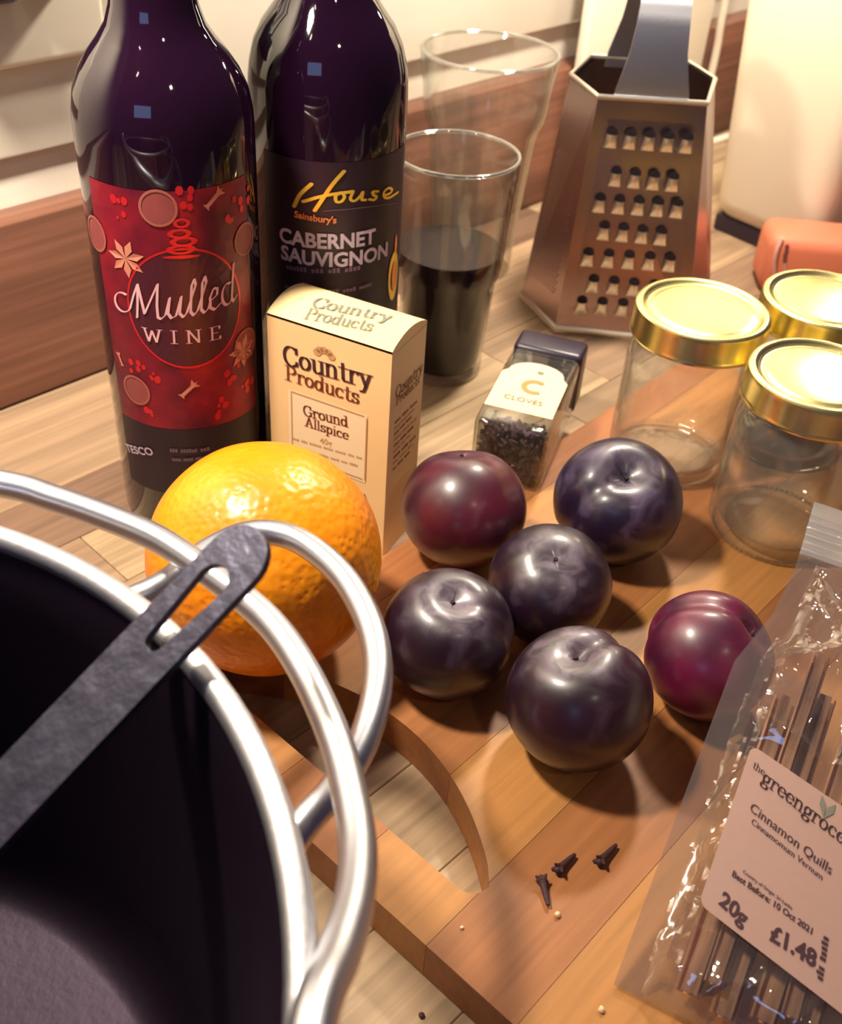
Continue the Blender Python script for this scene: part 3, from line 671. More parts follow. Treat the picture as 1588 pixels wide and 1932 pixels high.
def motif_clove(px, py, ang, L=.009):
    c = cy1.hit(px, py); d = Vector((math.cos(R_(ang)), math.sin(R_(ang)))); e = Vector((-d.y, d.x))
    P = [(-.5, -.10), (.2, -.10), (.5, -.30), (.42, -.05), (.6, 0), (.42, .05), (.5, .30), (.2, .10), (-.5, .10), (-.62, .22), (-.62, -.22)]
    bm = bmesh.new(); bm.faces.new([bm.verts.new(cy1.P(c[0] + (d.x * x + e.x * y) * L, c[1] + (d.y * x + e.y * y) * L, .0006)) for x, y in P])
    part('printed_clove', bm, M['spice_print'], lab)
motif_clove(404, 372, 40); motif_clove(357, 733, 45); motif_clove(228, 675, 110, .006)
for k, (px, py, w) in enumerate(((342, 420, .0035), (338, 440, .0050), (346, 455, .0058), (341, 470, .0062), (342, 484, .0080))):
    part('ornament', disc(cy1, cy1.hit(px, py), w, .0022 if k < 4 else .0008, .0006, 12, .55 if k < 4 else 0), M['bright_red'], lab)
for px, py in ((262, 700), (300, 700), (432, 400), (440, 700), (225, 390), (458, 380), (345, 372), (280, 770), (420, 765), (466, 720)):
    u, v = cy1.hit(px, py)
    bm = bmesh.new()
    for k in range(5):
        uu, vv = u + random.uniform(-.004, .004), v + random.uniform(-.005, .005); r0 = random.uniform(.0007, .0017)
        bm.faces.new([bm.verts.new(cy1.P(uu + r0 * math.cos(t), vv + 1.3 * r0 * math.sin(t), .00045)) for t in [2 * math.pi * q / 7 for q in range(7)]])
    part('berry_sprig', bm, M['bright_red'], lab)
# "Mulled" in a slanted script (own strokes), "WINE" in spaced capitals
NIB = [(.072 * math.cos(t) * .8 + .018 * math.sin(t), .072 * math.cos(t) * .5 - .012 * math.sin(t)) for t in [2 * math.pi * k / 8 for k in range(8)]]
SCR = [
    arc(-.12, .62, .40, .42, 60, 330, 16) + [(.42, 1.0), (.62, 1.5)], [(.62, 1.5), (.58, .7), (.52, .05)], [(.62, 1.5), (.85, .25)], [(.85, .25), (1.42, 1.52)], [(1.42, 1.52), (1.36, .6), (1.38, .1), (1.5, .02), (1.68, .2)],
    [(1.68, .2), (1.86, .92), (1.78, .25), (1.9, .03), (2.08, .12), (2.3, .92), (2.22, .2), (2.36, .02), (2.5, .2)],
    [(2.5, .2), (2.86, 1.3), (2.8, 1.55), (2.7, 1.3), (2.64, .2), (2.76, .02), (2.92, .2)],
    [(2.92, .2), (3.28, 1.3), (3.22, 1.55), (3.12, 1.3), (3.06, .2), (3.18, .02), (3.34, .15)],
    [(3.34, .15), (3.44, .45), (3.72, .62), (3.74, .88), (3.58, .95), (3.42, .6), (3.44, .15), (3.62, .02), (3.86, .2)],
    arc(4.2, .47, .26, .46, 60, 330, 12), [(4.44, .9), (4.52, 1.62)], [(4.48, 1.2), (4.4, .2), (4.5, .02), (4.66, .2)], [(4.52, 1.62), (4.46, 1.1)]]
V, Fc = stroke_polys(SCR, 0, 0, .16, NIB)
write(cy1, '', (240, 596), (452, 560), M['ink_pale'], b1, shapes=(V, Fc, 4.9), off=.0008)
write(cy1, 'WINE', (272, 640), (428, 633), M['ink_pale'], b1, 'serif', off=.0008, track=.75, a=.10, b=.03, yscale=.95)
write(cy1, 'TESCO', (243, 850), (292, 857), M['ink_white'], b1, bold=.02, off=.0008)
scribble(cy1, (322, 851), (396, 848), .0022, M['ink_dim'], b1, .0008, 3)
scribble(cy1, (326, 868), (390, 864), .0018, M['ink_dim'], b1, .0008, 3)

B2 = (-.0585, .508)
b2 = bottle('wine_bottle', 'dark wine bottle with a black Cabernet Sauvignon label and gold script', B2,
    [(0, .004), (.026, .004), (.0335, .0), (.0362, .002), (R1, .006), (R1, .197), (.0372, .205), (.0362, .212), (.0340, .2205), (.0300, .2285), (.0250, .235), (.0205, .2415), (.0175, .249), (.0160, .258), (.0152, .27), (.015, .292), (.0165, .293), (.0165, .300), (.0145, .302), (0, .302)])
cy2 = Cyl(B2, R1)
lab2 = part('front_label', band(cy2, -135, -8, .045, .178, .00025), M['black_label'], b2, smooth=30, label='matt black paper label')
NIB2 = [(.07 * math.cos(t), .05 * math.sin(t)) for t in [2 * math.pi * k / 8 for k in range(8)]]
NIB3 = [(.11 * math.cos(t), .08 * math.sin(t)) for t in [2 * math.pi * k / 8 for k in range(8)]]
def px_script(surf, strokes, rad, mat, parent, off=.0008):
    st = [[surf.hit(*p) for p in [tuple(v) for v in smooth_path([(x, y, 0) for x, y in q], 5)] for p in [p[:2]]] for q in strokes]
    V, Fc = stroke_polys(st, 0, 0, 0, [(rad * math.cos(t) * 1.1, rad * math.sin(t) * .8) for t in [2 * math.pi * k / 8 for k in range(8)]])
    return part('lettering', put(surf, V, Fc, (0, 0), (1, 0), 1, off), mat, parent)
px_script(cy2, [[(556, 388), (567, 366), (588, 346)], [(573, 379), (612, 368), (664, 360)], [(648, 322), (626, 348), (606, 378), (594, 396)]], .00095, M['ink_gold'], b2)
px_script(cy2, [[(641, 362), (633, 368), (634, 379), (643, 379), (649, 370), (643, 362), (636, 366)], [(664, 362), (660, 374), (667, 378), (677, 370), (683, 361), (681, 375), (688, 376)],
    [(711, 360), (701, 361), (703, 367), (708, 370), (704, 376), (695, 375)], [(722, 368), (733, 364), (737, 357), (730, 354), (722, 362), (723, 371), (732, 372), (748, 362)]], .00075, M['ink_gold'], b2)
px_script(cy2, [[(610, 397), (670, 392), (748, 382)]], .00018, M['ink_dim'], b2)
write(cy2, "Sainsbury's", (556, 408), (634, 420), M['ink_orange'], b2, bold=.025, off=.0008)
write(cy2, 'CABERNET', (529, 453), (706, 456), M['ink_white'], b2, bold=.032, off=.0008, yscale=1.05)
write(cy2, 'SAUVIGNON', (532, 486), (728, 481), M['ink_white'], b2, bold=.032, off=.0008, yscale=1.05)
scribble(cy2, (542, 506), (680, 507), .0024, M['ink_dim'], b2, .0008, 4)
scribble(cy2, (540, 543), (700, 538), .0020, M['ink_dim'], b2, .0008, 5)
gl = cy2.hit(740, 520)
part('gold_emblem', disc(cy2, gl, .0052, .0135, .0007, 26, .62), M['ink_gold'], lab2)
part('gold_emblem_core', disc(cy2, (gl[0] + .0004, gl[1]), .0022, .0085, .0007, 18), M['ink_orange'], lab2)
part('gold_emblem_stem', disc(cy2, (gl[0] + .001, gl[1] + .0165), .0012, .0055, .0007, 12), M['ink_orange'], lab2)

# ================================================================== spice carton
ZT = .121
ka, kb, kc = at(503, 590, ZT), at(740, 665, ZT), at(808, 605, ZT)
ex = (kb - ka); ex.z = 0; CW = ex.length; ex.normalize(); ey = Vector((-ex.y, ex.x, 0)); CD = (kc - kb).dot(ey)
ko = Vector((ka.x, ka.y, 0))
carton = thing('spice_carton', 'cream Country Products carton of ground allspice', 'carton', ko + ex * CW / 2 + ey * CD / 2)
KM = frame(ex, ey, (0, 0, 1), ko)
bm = bmesh.new()
def quad(bm, *ps): bm.faces.new([bm.verts.new(p) for p in ps])
h0 = ZT - .0012
quad(bm, (0, 0, 0), (CW, 0, 0), (CW, 0, h0), (0, 0, h0)); quad(bm, (CW, CD, 0), (0, CD, 0), (0, CD, h0), (CW, CD, h0))
quad(bm, (0, CD, 0), (0, 0, 0), (0, 0, h0), (0, CD, h0)); quad(bm, (0, CD, 0), (CW, CD, 0), (CW, 0, 0), (0, 0, 0))
sl_ = h0 - .0005
quad(bm, (CW, 0, 0), (CW, CD, 0), (CW, CD, sl_), (CW, 0, sl_))
bmesh.ops.remove_doubles(bm, verts=bm.verts[:], dist=1e-6)
part('carton_body', bm, M['card'], carton, KM)
# the tuck lid: bowed slightly, a little proud at the right-hand side
bm = bmesh.new(); n = 14; top = []
for k in range(n + 1):
    y = CD * k / n; zz = h0 + .0012 + .0045 * math.sin(math.pi * k / n) ** .8
    top.append([bm.verts.new((x, y, zz)) for x in (0, CW / 2, CW)])
for k in range(n):
    for j in range(2): bm.faces.new((top[k][j], top[k][j + 1], top[k + 1][j + 1], top[k + 1][j]))
# side of the lid
for j in (0, 2):
    base = [bm.verts.new((CW if j else 0, CD * k / n, h0 - .001)) for k in range(n + 1)]
    for k in range(n): bm.faces.new((top[k][j], top[k + 1][j], base[k + 1], base[k]))
lid = part('carton_lid', bm, M['card'], carton, KM, 30)
FP = Plane(ko, ex, (0, 0, 1)); SP = Plane(ko + ex * CW, ey, (0, 0, 1)); TP = Plane(ko + Vector((0, 0, ZT + .0040)), ex, ey)
c0, c1 = FP.hit(545, 770), FP.hit(692, 800)
x0, x1 = FP.hit(545, 800)[0], FP.hit(692, 830)[0]; v1 = FP.hit(615, 757)[1]; v0 = FP.hit(615, 884)[1]
pnl = part('printed_panel', ngon(FP, [(x0, v0), (x1, v0), (x1, v1), (x0, v1)], .0002), M['card_panel'], carton)
for (p, q, r, s_) in ((x0, x1, v0, v0 + .0006), (x0, x1, v1 - .0006, v1), (x0, x0 + .0006, v0, v1), (x1 - .0006, x1, v0, v1)):
    e_ = .0016
    p, q = max(p, x0 + e_), min(q, x1 - e_)
    if q < p + .0003: q = p + .0006
    r, s_ = max(r, v0 + e_), min(s_, v1 - e_)
    if s_ < r + .0003: r, s_ = (r - .0006, r) if r > (v0 + v1) / 2 else (r, r + .0006)
    part('panel_border', ngon(FP, [(p, r), (q, r), (q, s_), (p, s_)], .0004), M['ink_tan'], carton)
write(FP, 'Country', (535, 686), (702, 734), M['ink_dark'], carton, 'serif', a=.12, b=.035)
write(FP, 'Products', (539, 715), (678, 762), M['ink_brown'], carton, 'serif', a=.12, b=.035)
write(FP, 'Ground', (573, 783), (658, 806), M['ink_brown'], carton, 'serif', a=.13, b=.05)
write(FP, 'Allspice', (576, 803), (658, 830), M['ink_brown'], carton, 'serif', a=.13, b=.05)
write(FP, '40g', (604, 835), (627, 842), M['ink_tan'], carton, bold=.02)
for k, (p, q) in enumerate((((552, 828), (684, 866)), ((560, 846), (676, 880)))):
    scribble(FP, p, q, .0012, M['ink_tan'], carton, .0004, 7)
cst = FP.hit(612, 672)
for k in range(5):
    a = R_(20 + 35 * k); part('tree_emblem', disc(FP, (cst[0] + .004 * math.cos(a), cst[1] + .0032 * math.sin(a)), .0022, .0018, .0003, 10), M['ink_tan'], carton)
class Bow(Plane):
    def P(s, u, v, off=0.):
        k = min(1, max(0, v / CD)); return s.o + s.e1 * u + s.e2 * v + s.n * (off - .0045 + .0045 * math.sin(math.pi * k) ** .8)
TP = Bow(ko + Vector((0, 0, h0 + .0012 + .0045)), ex, ey)
write(TP, 'Country', (585, 577), (735, 608), M['ink_grey'], carton, 'serif', off=.0005, a=.12, b=.035)
write(TP, 'Products', (572, 590), (700, 620), M['ink_grey'], carton, 'serif', off=.0005, a=.12, b=.035)
write(SP, 'Country', (745, 752), (796, 700), M['ink_brown'], carton, 'serif', off=.0003, a=.11, b=.035)
write(SP, 'Products', (746, 766), (790, 722), M['ink_brown'], carton, 'serif', off=.0003, a=.11, b=.035)
for k in range(9):
    y = 800 + 11 * k
    scribble(SP, (744 - k * .5, y), (786 - k * .5 - (k % 3) * 5, y - 42 + (k % 3) * 4), .0014, M['ink_tan'] if k % 2 else M['ink_brown'], carton, .0003, 3)
kd = FP.hit(684, 940); part('printed_mark', ngon(FP, [(kd[0] - .002, kd[1] - .0035), (kd[0] + .003, kd[1] - .001), (kd[0] + .001, kd[1] + .0035)], .0003), M['ink_dark'], carton)

# ================================================================== drinking glasses
def tumbler(name, label, c, prof, thick, base_t):
    t = thing(name, label, 'glass', (c[0], c[1], 0))
    inner = [(max(r - thick, .002), z) for r, z in prof if z > base_t + .002]
    full = [(0, .0008)] + prof + [(prof[-1][0] - thick * .5, prof[-1][1] + .0012)] + inner[::-1] + [(inner[0][0] - .003, base_t + .0005), (0, base_t)]
    part('glass_wall', lathe(full, 96), M['glass'], t, Matrix.Translation((c[0], c[1], 0)), 50)
    rr_, rz_ = prof[-1][0] - thick * .5, prof[-1][1] + .0006
    part('rim_bead', tube([(rr_ * math.cos(2 * math.pi * k / 96), rr_ * math.sin(2 * math.pi * k / 96), rz_) for k in range(96)], thick * .62, 10, True), M['glass_rim'], t, Matrix.Translation((c[0], c[1], 0)), 60)
    return t, inner
WG = (.005, .597)
wprof = [(.0245, 0), (.0260, .0015), (.0263, .006), (.0260, .012), (.0272, .03), (.0295, .064), (.0318, .070), (.0328, .076), (.0332, .084), (.0340, .10), (.0352, .12), (.0365, .1395)]
wg, inn_w = tumbler('drinking_glass', 'tumbler half full of dark wine behind the carton', WG, wprof, .0019, .006)
LZ = .0830
lq = [(r + .0005, z) for r, z in inn_w if z < LZ]
part('wine_fill', lathe([(0, .0055)] + [(lq[0][0] - .002, .0058)] + lq + [(lq[-1][0] + .0002, LZ), (0, LZ)], 96), M['wine'], wg, Matrix.Translation((WG[0], WG[1], 0)), 35, 'dark red wine')
TG = (.0226, .747)
tprof = [(.0285, 0), (.0300, .002), (.0303, .008), (.0305, .02), (.0335, .055), (.0372, .098), (.0388, .106), (.0420, .114), (.0428, .120), (.0436, .130), (.0470, .155)]
tumbler('drinking_glass', 'tall empty pint glass standing against the wooden upstand', TG, tprof, .0022, .012)

# ================================================================== box grater
def h3(p): return Vector(p)
gb = [(.0602, .6967), (.0823, .6521), (.1726, .6463), (.1960, .6960), (.1720, .7520), (.0830, .7540)]
gt = [(.0735, .7030), (.0878, .6630), (.1547, .6660), (.1680, .7170), (.1565, .7500), (.0900, .7480)]
GZ = .157
grater = thing('box_grater', 'six-sided steel box grater with a strap handle', 'grater', (.128, .70, 0))
def face_frame(i):
    j = (i + 1) % 6
    p0, p1 = Vector((*gb[i], .004)), Vector((*gb[j], .004)); q0, q1 = Vector((*gt[i], GZ)), Vector((*gt[j], GZ))
    return p0, p1, q0, q1
for i in range(6):
    p0, p1, q0, q1 = face_frame(i); nrm = (p1 - p0).cross(q0 - p0).normalized()
    bm = bmesh.new(); th = .0008
    o_ = [p0, p1, q1, q0]; a_ = [bm.verts.new(p) for p in o_]; b_ = [bm.verts.new(p - nrm * th) for p in o_]
    bm.faces.new(a_); bm.faces.new(b_[::-1])
    for k in range(4): bm.faces.new((a_[k], b_[k], b_[(k + 1) % 4], a_[(k + 1) % 4]))
    part('side_panel', bm, M['grater'], grater)
for nm, hexp, z, r in (('base_band', gb, .0045, .0022), ('top_frame', gt, GZ, .0016)):
    part(nm, tube([Vector((*p, z)) for p in hexp], r, 8, True), M['grater_edge'], grater, smooth=40)
# coarse teeth on the front panel
p0, p1, q0, q1 = face_frame(1)
def fpt(u, v): return (p0.lerp(p1, u)).lerp(q0.lerp(q1, u), v)
fx = (p1 - p0).normalized(); fn = (p1 - p0).cross(q0 - p0).normalized(); fy = fn.cross(fx)
FQ = Plane(p0, fx, fy)
tb = bmesh.new(); rows = 7; cols = 12; grid = []
for j in range(rows + 1):
    v = j / rows; ln = []
    for k in range(cols + 1):
        a = math.pi * k / cols; rr = 1 - .25 * v
        ln.append(tb.verts.new((.0042 * rr * math.cos(a), -.0045 + .0085 * v, .0001 + .0030 * math.sin(a) * math.sin(min(1, v * 1.15 + .12) * math.pi * .5))))
    grid.append(ln)
for j in range(rows):
    for k in range(cols): tb.faces.new((grid[j][k], grid[j][k + 1], grid[j + 1][k + 1], grid[j + 1][k]))
me_t = bpy.data.meshes.new('tooth'); bmesh.ops.recalc_face_normals(tb, faces=tb.faces[:]); tb.to_mesh(me_t); tb.free()
me_t.polygons.foreach_set('use_smooth', [True] * len(me_t.polygons)); me_t.materials.append(M['grater_edge'])
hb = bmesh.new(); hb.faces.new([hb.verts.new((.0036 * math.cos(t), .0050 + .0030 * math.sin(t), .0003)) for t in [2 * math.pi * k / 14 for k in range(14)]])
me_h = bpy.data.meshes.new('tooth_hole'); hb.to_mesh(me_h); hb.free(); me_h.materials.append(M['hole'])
rows_px = [(265, 1152, 1294, 5), (338, 1160, 1268, 4), (388, 1130, 1276, 5), (440, 1138, 1246, 4), (490, 1108, 1262, 5), (540, 1118, 1232, 4), (580, 1096, 1250, 5)]
for y, xa, xb, n in rows_px:
    for k in range(n):
        u, v = FQ.hit(xa + (xb - xa) * k / (n - 1), y + 10 * k / (n - 1))
        mm = frame(fx, fy, fn, FQ.P(u, v))
        t_ = bpy.data.objects.new('tooth', me_t); COL.objects.link(t_); t_.matrix_basis = mm; attach(t_, grater)
        h_ = bpy.data.objects.new('tooth_hole', me_h); COL.objects.link(h_); h_.matrix_basis = mm; attach(h_, t_)
# fine punched points on the left panel
p0, p1, q0, q1 = face_frame(0); nrm = (p1 - p0).cross(q0 - p0).normalized(); bm = bmesh.new()
for j in range(34):
    for k in range(11):
        u = .14 + .72 * (k + .5 * (j % 2)) / 11; v = .14 + .58 * j / 34
        c = (p0.lerp(p1, u)).lerp(q0.lerp(q1, u), v); e1 = (p1 - p0).normalized(); e2 = nrm.cross(e1); r = .0011
        base = [bm.verts.new(c + e1 * r * math.cos(t) + e2 * r * math.sin(t)) for t in (0, 2.1, 4.2)]; ap = bm.verts.new(c + nrm * .0011)
        for w in range(3): bm.faces.new((base[w], base[(w + 1) % 3], ap))
fp_ = part('fine_teeth', bm, M['grater'], grater); fp_['kind'] = 'stuff'
# strap handle: wide feet on front and back edges, arched over
hs = []
fm = Vector(((gt[1][0] + gt[2][0]) / 2 - .001, (gt[1][1] + gt[2][1]) / 2 + .002, GZ)); bmk = Vector(((gt[4][0] + gt[5][0]) / 2, gt[4][1] - .002, GZ))
dirb = (bmk - fm); dl = dirb.length; dirb.normalize(); wdir = Vector((1, .04, 0)).normalized()
prof = [(0, -.006, .0235), (.0, .004, .0225), (.001, .014, .0200), (.003, .026, .0172), (.006, .040, .0158), (.010, .050, .0152), (.018, .058, .0150), (dl / 2, .062, .0150), (dl - .018, .058, .0150), (dl - .010, .050, .0152), (dl - .006, .040, .0158), (dl - .003, .026, .0172), (dl - .001, .014, .0200), (dl, .004, .0225), (dl, -.006, .0235)]
bm = bmesh.new(); ring = []
for k, (d, z, w) in enumerate(prof):
    a = prof[max(0, k - 1)]; b = prof[min(len(prof) - 1, k + 1)]; tg = Vector((b[0] - a[0], b[1] - a[1])).normalized(); nn = Vector((-tg.y, tg.x))
    c = fm + dirb * d + Vector((0, 0, z)); off = dirb * nn.x * .0012 + Vector((0, 0, nn.y * .0012))
    ring.append([bm.verts.new(c + wdir * s_ * w + off * e_) for s_, e_ in ((-1, 0), (1, 0), (1, 1), (-1, 1))])
for a, b in zip(ring[:-1], ring[1:]):
    for k in range(4): bm.faces.new((a[k], a[(k + 1) % 4], b[(k + 1) % 4], b[k]))
bm.faces.new(ring[0][::-1]); bm.faces.new(ring[-1])
part('strap_handle', bm, M['steel'], grater, smooth=35)

# ================================================================== things at the back
l0 = onplane(1112, 40, .014); l1 = onplane(1338, 60, .014)
cb = wbox('chopping_board', EA.dot(l0), EA.dot(l1), .0045, .0145, .0, .30, M['white_plastic'], .003, None, 3)
tag(cb, 'white plastic chopping board standing against the upstand behind the grater', 'chopping board')
cab = [onplane(1368, 0, .004), onplane(1352, 90, .004), onplane(1338, 150, .004)]
cpts = [W(EA.dot(cab[0]) + .01, .004, .34), W(EA.dot(cab[0]) + .002, .004, .26), cab[0], cab[1], cab[2], W(EA.dot(cab[2]) - .006, .004, .06), W(EA.dot(cab[2]) - .004, .006, .0055), W(EA.dot(cab[2]) + .05, .02, .0045)]
ck = mesh_obj('power_cable', tube(smooth_path(cpts, 8), .0036, 12), M['white_plastic'], None, 60)
tag(ck, 'white cable hanging down beside the cream appliance', 'cable')
ac = at(1335, 408, .010)
ad = Vector((math.cos(R_(-46)), math.sin(R_(-46)), 0)); an = Vector((-ad.y, ad.x, 0))
app = thing('kitchen_appliance', 'cream rounded countertop appliance over a black block for its shadow gap', 'appliance', ac + ad * .05 + an * .1 - Vector((0, 0, .010)))
bm = box(0, .100, 0, .24, .0, .33, .018, 5)
for v in bm.verts:
    if v.co.x < .05: v.co.x -= .018 * v.co.z / .17
part('housing', bm, M['cream_plastic'], app, frame(ad, an, (0, 0, 1), ac), 50)
part('gap_shade_block', box(.004, .096, .004, .236, -.0098, .004, .002), M['black_plastic'], app, frame(ad, an, (0, 0, 1), ac))  # black block stands in for the shadow gap under the raised housing
lc = at(1428, 556, 0)
case = thing('leather_case', 'terracotta leather case with piped edge behind the glass jars', 'case', lc + Vector((.07, .045, 0)))
cm = rotz(R_(-2), lc)
part('case_body', box(0, .11, 0, .045, .0, .046, .010, 5), M['leather'], case, cm, 50)
part('piping', tube(smooth_path([(.007, .002, .0445), (.0050, -.0003, .036), (.006, -.0008, .025), (.010, -.0008, .014), (.018, -.0004, .008)], 8), .0016, 10), M['leather_edge'], case, cm, 60)
for k in range(5):
    t = k / 4
    part('stitch', box(-.0012, .0012, -.0012, .0006, -.004, .004, .0004, 1), M['zip'] if k != 2 else M['leather_edge'], case, cm @ Matrix.Translation((.0115 + .010 * t * t, 0, .038 - .007 * k)) @ Matrix.Rotation(R_(-8 - 18 * t), 4, 'Y'))

# ================================================================== glass jars with gold lids
def jar(label, c, z0, turn):
    t = thing('glass_jar', label, 'jar', (c[0], c[1], z0), 'empty jars with gold lids')
    H_ = .0915
    prof = [(.027, 0), (.0305, .0012), (.0325, .005), (.0330, .012), (.0330, .060), (.0326, .066), (.0312, .071), (.0303, .0735), (.0306, .0752), (.0300, .0768), (.0300, H_ - .001)]
    inner = [(r - .0022, z) for r, z in prof if z > .008]
    full = [(0, .0030), (.020, .0028), (.025, .0006)] + prof + [(.0290, H_)] + inner[::-1] + [(.0285, .0078), (.022, .0060), (0, .0066)]
    mm = rotz(turn, (c[0], c[1], z0))
    part('glass_body', lathe(full, 96), M['glass_jar'], t, mm, 50)
    kn = bmesh.new(); N = 72
    for k in range(N):
        a = 2 * math.pi * k / N
        bmesh.ops.create_icosphere(kn, subdivisions=1, radius=.0011, matrix=Matrix.Translation((.0312 * math.cos(a), .0312 * math.sin(a), .0022)))
    kp = part('knurled_foot', kn, M['glass_jar'], t, mm, 60); kp['kind'] = 'stuff'
    lp = [(.0338, .0770), (.0346, .0774), (.0348, .0782), (.0345, .0792), (.0342, .0800), (.0342, .0895), (.0338, .0915), (.0325, .0925), (.0310, .0925), (.0298, .0918), (.0285, .0908), (.0272, .0905), (.0255, .0912), (.0235, .0914), (.010, .0916), (0, .0916)]
    ld = part('lid', lathe(lp, 96), M['gold'], t, mm, 40, 'gold metal screw lid')
    return t
jar('empty glass jar with gold lid beside the box grater', (.1340, .4865), BT, .3)
jar('empty glass jar with gold lid next to the cinnamon bag', (.1805, .4300), BT, 1.1)
jar('empty glass jar with gold lid next to the leather case', (.2030, .5080), BT, 2.0)

# ================================================================== clove jar lying on its back
sa = R_(74.0); sd = Vector((math.cos(sa), math.sin(sa), 0)); sw = Vector((sd.y, -sd.x, 0))      # sd along the jar, sw to its right
sc_ = at(1035, 820, BT + .0385); SW, SH, SLn = .0395, .0380, .1010
so = Vector((sc_.x, sc_.y, BT + .0003)) - sw * SW
sm = frame(sw, sd, (0, 0, 1), so)
spice = thing('spice_jar', 'small square glass jar of cloves lying on the board', 'spice jar', so + sw * SW / 2 + sd * .04)
BL = .0800
def rbox_shell(x0, x1, y0, y1, z0, z1, t, bev):
    bm = box(x0, x1, y0, y1, z0, z1, bev, 4)
    b2_ = box(x0 + t, x1 - t, y0 + t, y1 - t, z0 + t, z1 - t, bev * .7, 4)
    for f in b2_.faces: f.normal_flip()
    me = bpy.data.meshes.new('tmp'); b2_.to_mesh(me); b2_.free(); bm.from_mesh(me); bpy.data.meshes.remove(me); return bm
def shell_part(name, bm, mat, parent, mm, smooth):
    me = bpy.data.meshes.new(name); bm.to_mesh(me); bm.free()
    me.polygons.foreach_set('use_smooth', [True] * len(me.polygons)); me.set_sharp_from_angle(angle=R_(smooth)); me.materials.append(mat)
    o = bpy.data.objects.new(name, me); COL.objects.link(o); o.matrix_basis = mm; attach(o, parent); return o
shell_part('glass_body', rbox_shell(0, SW, 0, BL, 0, SH, .0018, .004), M['glass'], spice, sm, 40)
part('cap', box(-.0004, SW + .0004, BL + .0002, SLn, -.0002, SH + .0006, .0035, 4), M['black_plastic'], spice, sm, 40, 'black square cap')
# cloves piled against the base end
bm = bmesh.new(); random.seed(3)
for k in range(640):
    y = .0036 + random.random() ** 1.3 * .034; zmax = SH - .0045 - max(0, y - .014) * 1.4
    if zmax < .005: continue
    c = Vector((random.uniform(.0045, SW - .0045), y, random.uniform(.0045, max(.005, zmax))))
    d = Vector((random.gauss(0, 1), random.gauss(0, 1), random.gauss(0, .6))).normalized()
    tube([c - d * .0032, c + d * .0016, c + d * .0024], [.0008, .0012, .0017], 6, False, bm)
cl = part('clove_filling', bm, M['clove'], spice, sm); cl['kind'] = 'stuff'
SPL = Plane(so + Vector((0, 0, SH)), sw, sd)
lpts = [(.0015, .0140), (SW - .0015, .0140), (SW - .0015, .0500)] + [(SW / 2 + (SW / 2 - .0045) * math.cos(R_(a)), .0540 + .0110 * math.sin(R_(a))) for a in range(0, 181, 15)] + [(.0015, .0500)]
part('paper_label', ngon(SPL, lpts, .0002), M['jar_paper'], spice)
part('label_letter', disc(SPL, (SW * .56, .0400), .0072, .0072, .0005, 24, .58, 50, 310), M['ink_orange'], spice)
write(SPL, 'CLOVES', (.0090, .0235), (.0300, .0235), M['ink_grey'], spice, bold=.01, off=.0005, uv=True)
part('label_dot', disc(SPL, (SW * .55, .0555), .0020, .0015, .0005, 12), M['ink_grey'], spice)

# ================================================================== fruit
def solve_ball(px, py, rp, z0):
    d = .45
    for _ in range(60):
        p = CP + ray(px, py) * d; r = rp / FPX * d; d *= 1 + (p.z - z0 - r) / CAMH
    return p, r
def ball_hit(c, r, px, py):
    d = ray(px, py).normalized(); oc = CP - c; b = oc.dot(d); q = oc.length_squared - r * r
    disc_ = max(0, b * b - q); return (oc + d * (-b - math.sqrt(disc_))).normalized()
def fruit_bm(r, c, stem, sut, dimple, groove, squash=.95, u=72, v=48, navel=0., wax=0.):
    """pole = stem end; groove runs down one meridian on the side of `sut`"""
    zl = stem.normalized(); xl = (sut - zl * sut.dot(zl)).normalized(); yl = zl.cross(xl)
    bm = bmesh.new(); bmesh.ops.create_uvsphere(bm, u_segments=u, v_segments=v, radius=1)
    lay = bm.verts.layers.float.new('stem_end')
    for w in bm.verts:
        n = w.co.normalized(); th = math.acos(max(-1, min(1, n.z))); ph = math.atan2(n.y, n.x)
        k = 1 - dimple * math.exp(-(th / .33) ** 2) + dimple * .10 * math.exp(-((th - .62) / .3) ** 2)
        if groove > 0:
            arcd = abs(ph) * math.sin(th); k -= groove * math.exp(-(arcd / .16) ** 2) * (1 if th < 2.4 else max(0, (3.1 - th) / .7)) * (1 if abs(ph) < 1.57 else 0)
        k -= navel * math.exp(-((math.pi - th) / .16) ** 2)
        k += .010 * noise.noise(n * 1.7 + c * 40)
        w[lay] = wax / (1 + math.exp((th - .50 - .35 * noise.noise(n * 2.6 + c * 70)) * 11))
        loc = Vector((n.x * k, n.y * k, n.z * k * squash)) * r
        w.co = xl * loc.x + yl * loc.y + zl * loc.z
    zmin = min(w.co.z for w in bm.verts)
    return bm, zmin
oc_, orr = solve_ball(500, 1054, 221, BT)
stem_o = -ball_hit(oc_, orr, 655, 1130)
bm, zmin = fruit_bm(orr, oc_, stem_o, Vector((0, 0, 1)), .03, 0, .985, 96, 64, .05)
orange = mesh_obj('orange', bm, M['orange'], None, 80); orange.location = (oc_.x, oc_.y, BT - zmin + .0003)
tag(orange, 'large dimpled orange between the pan and the carton', 'orange')
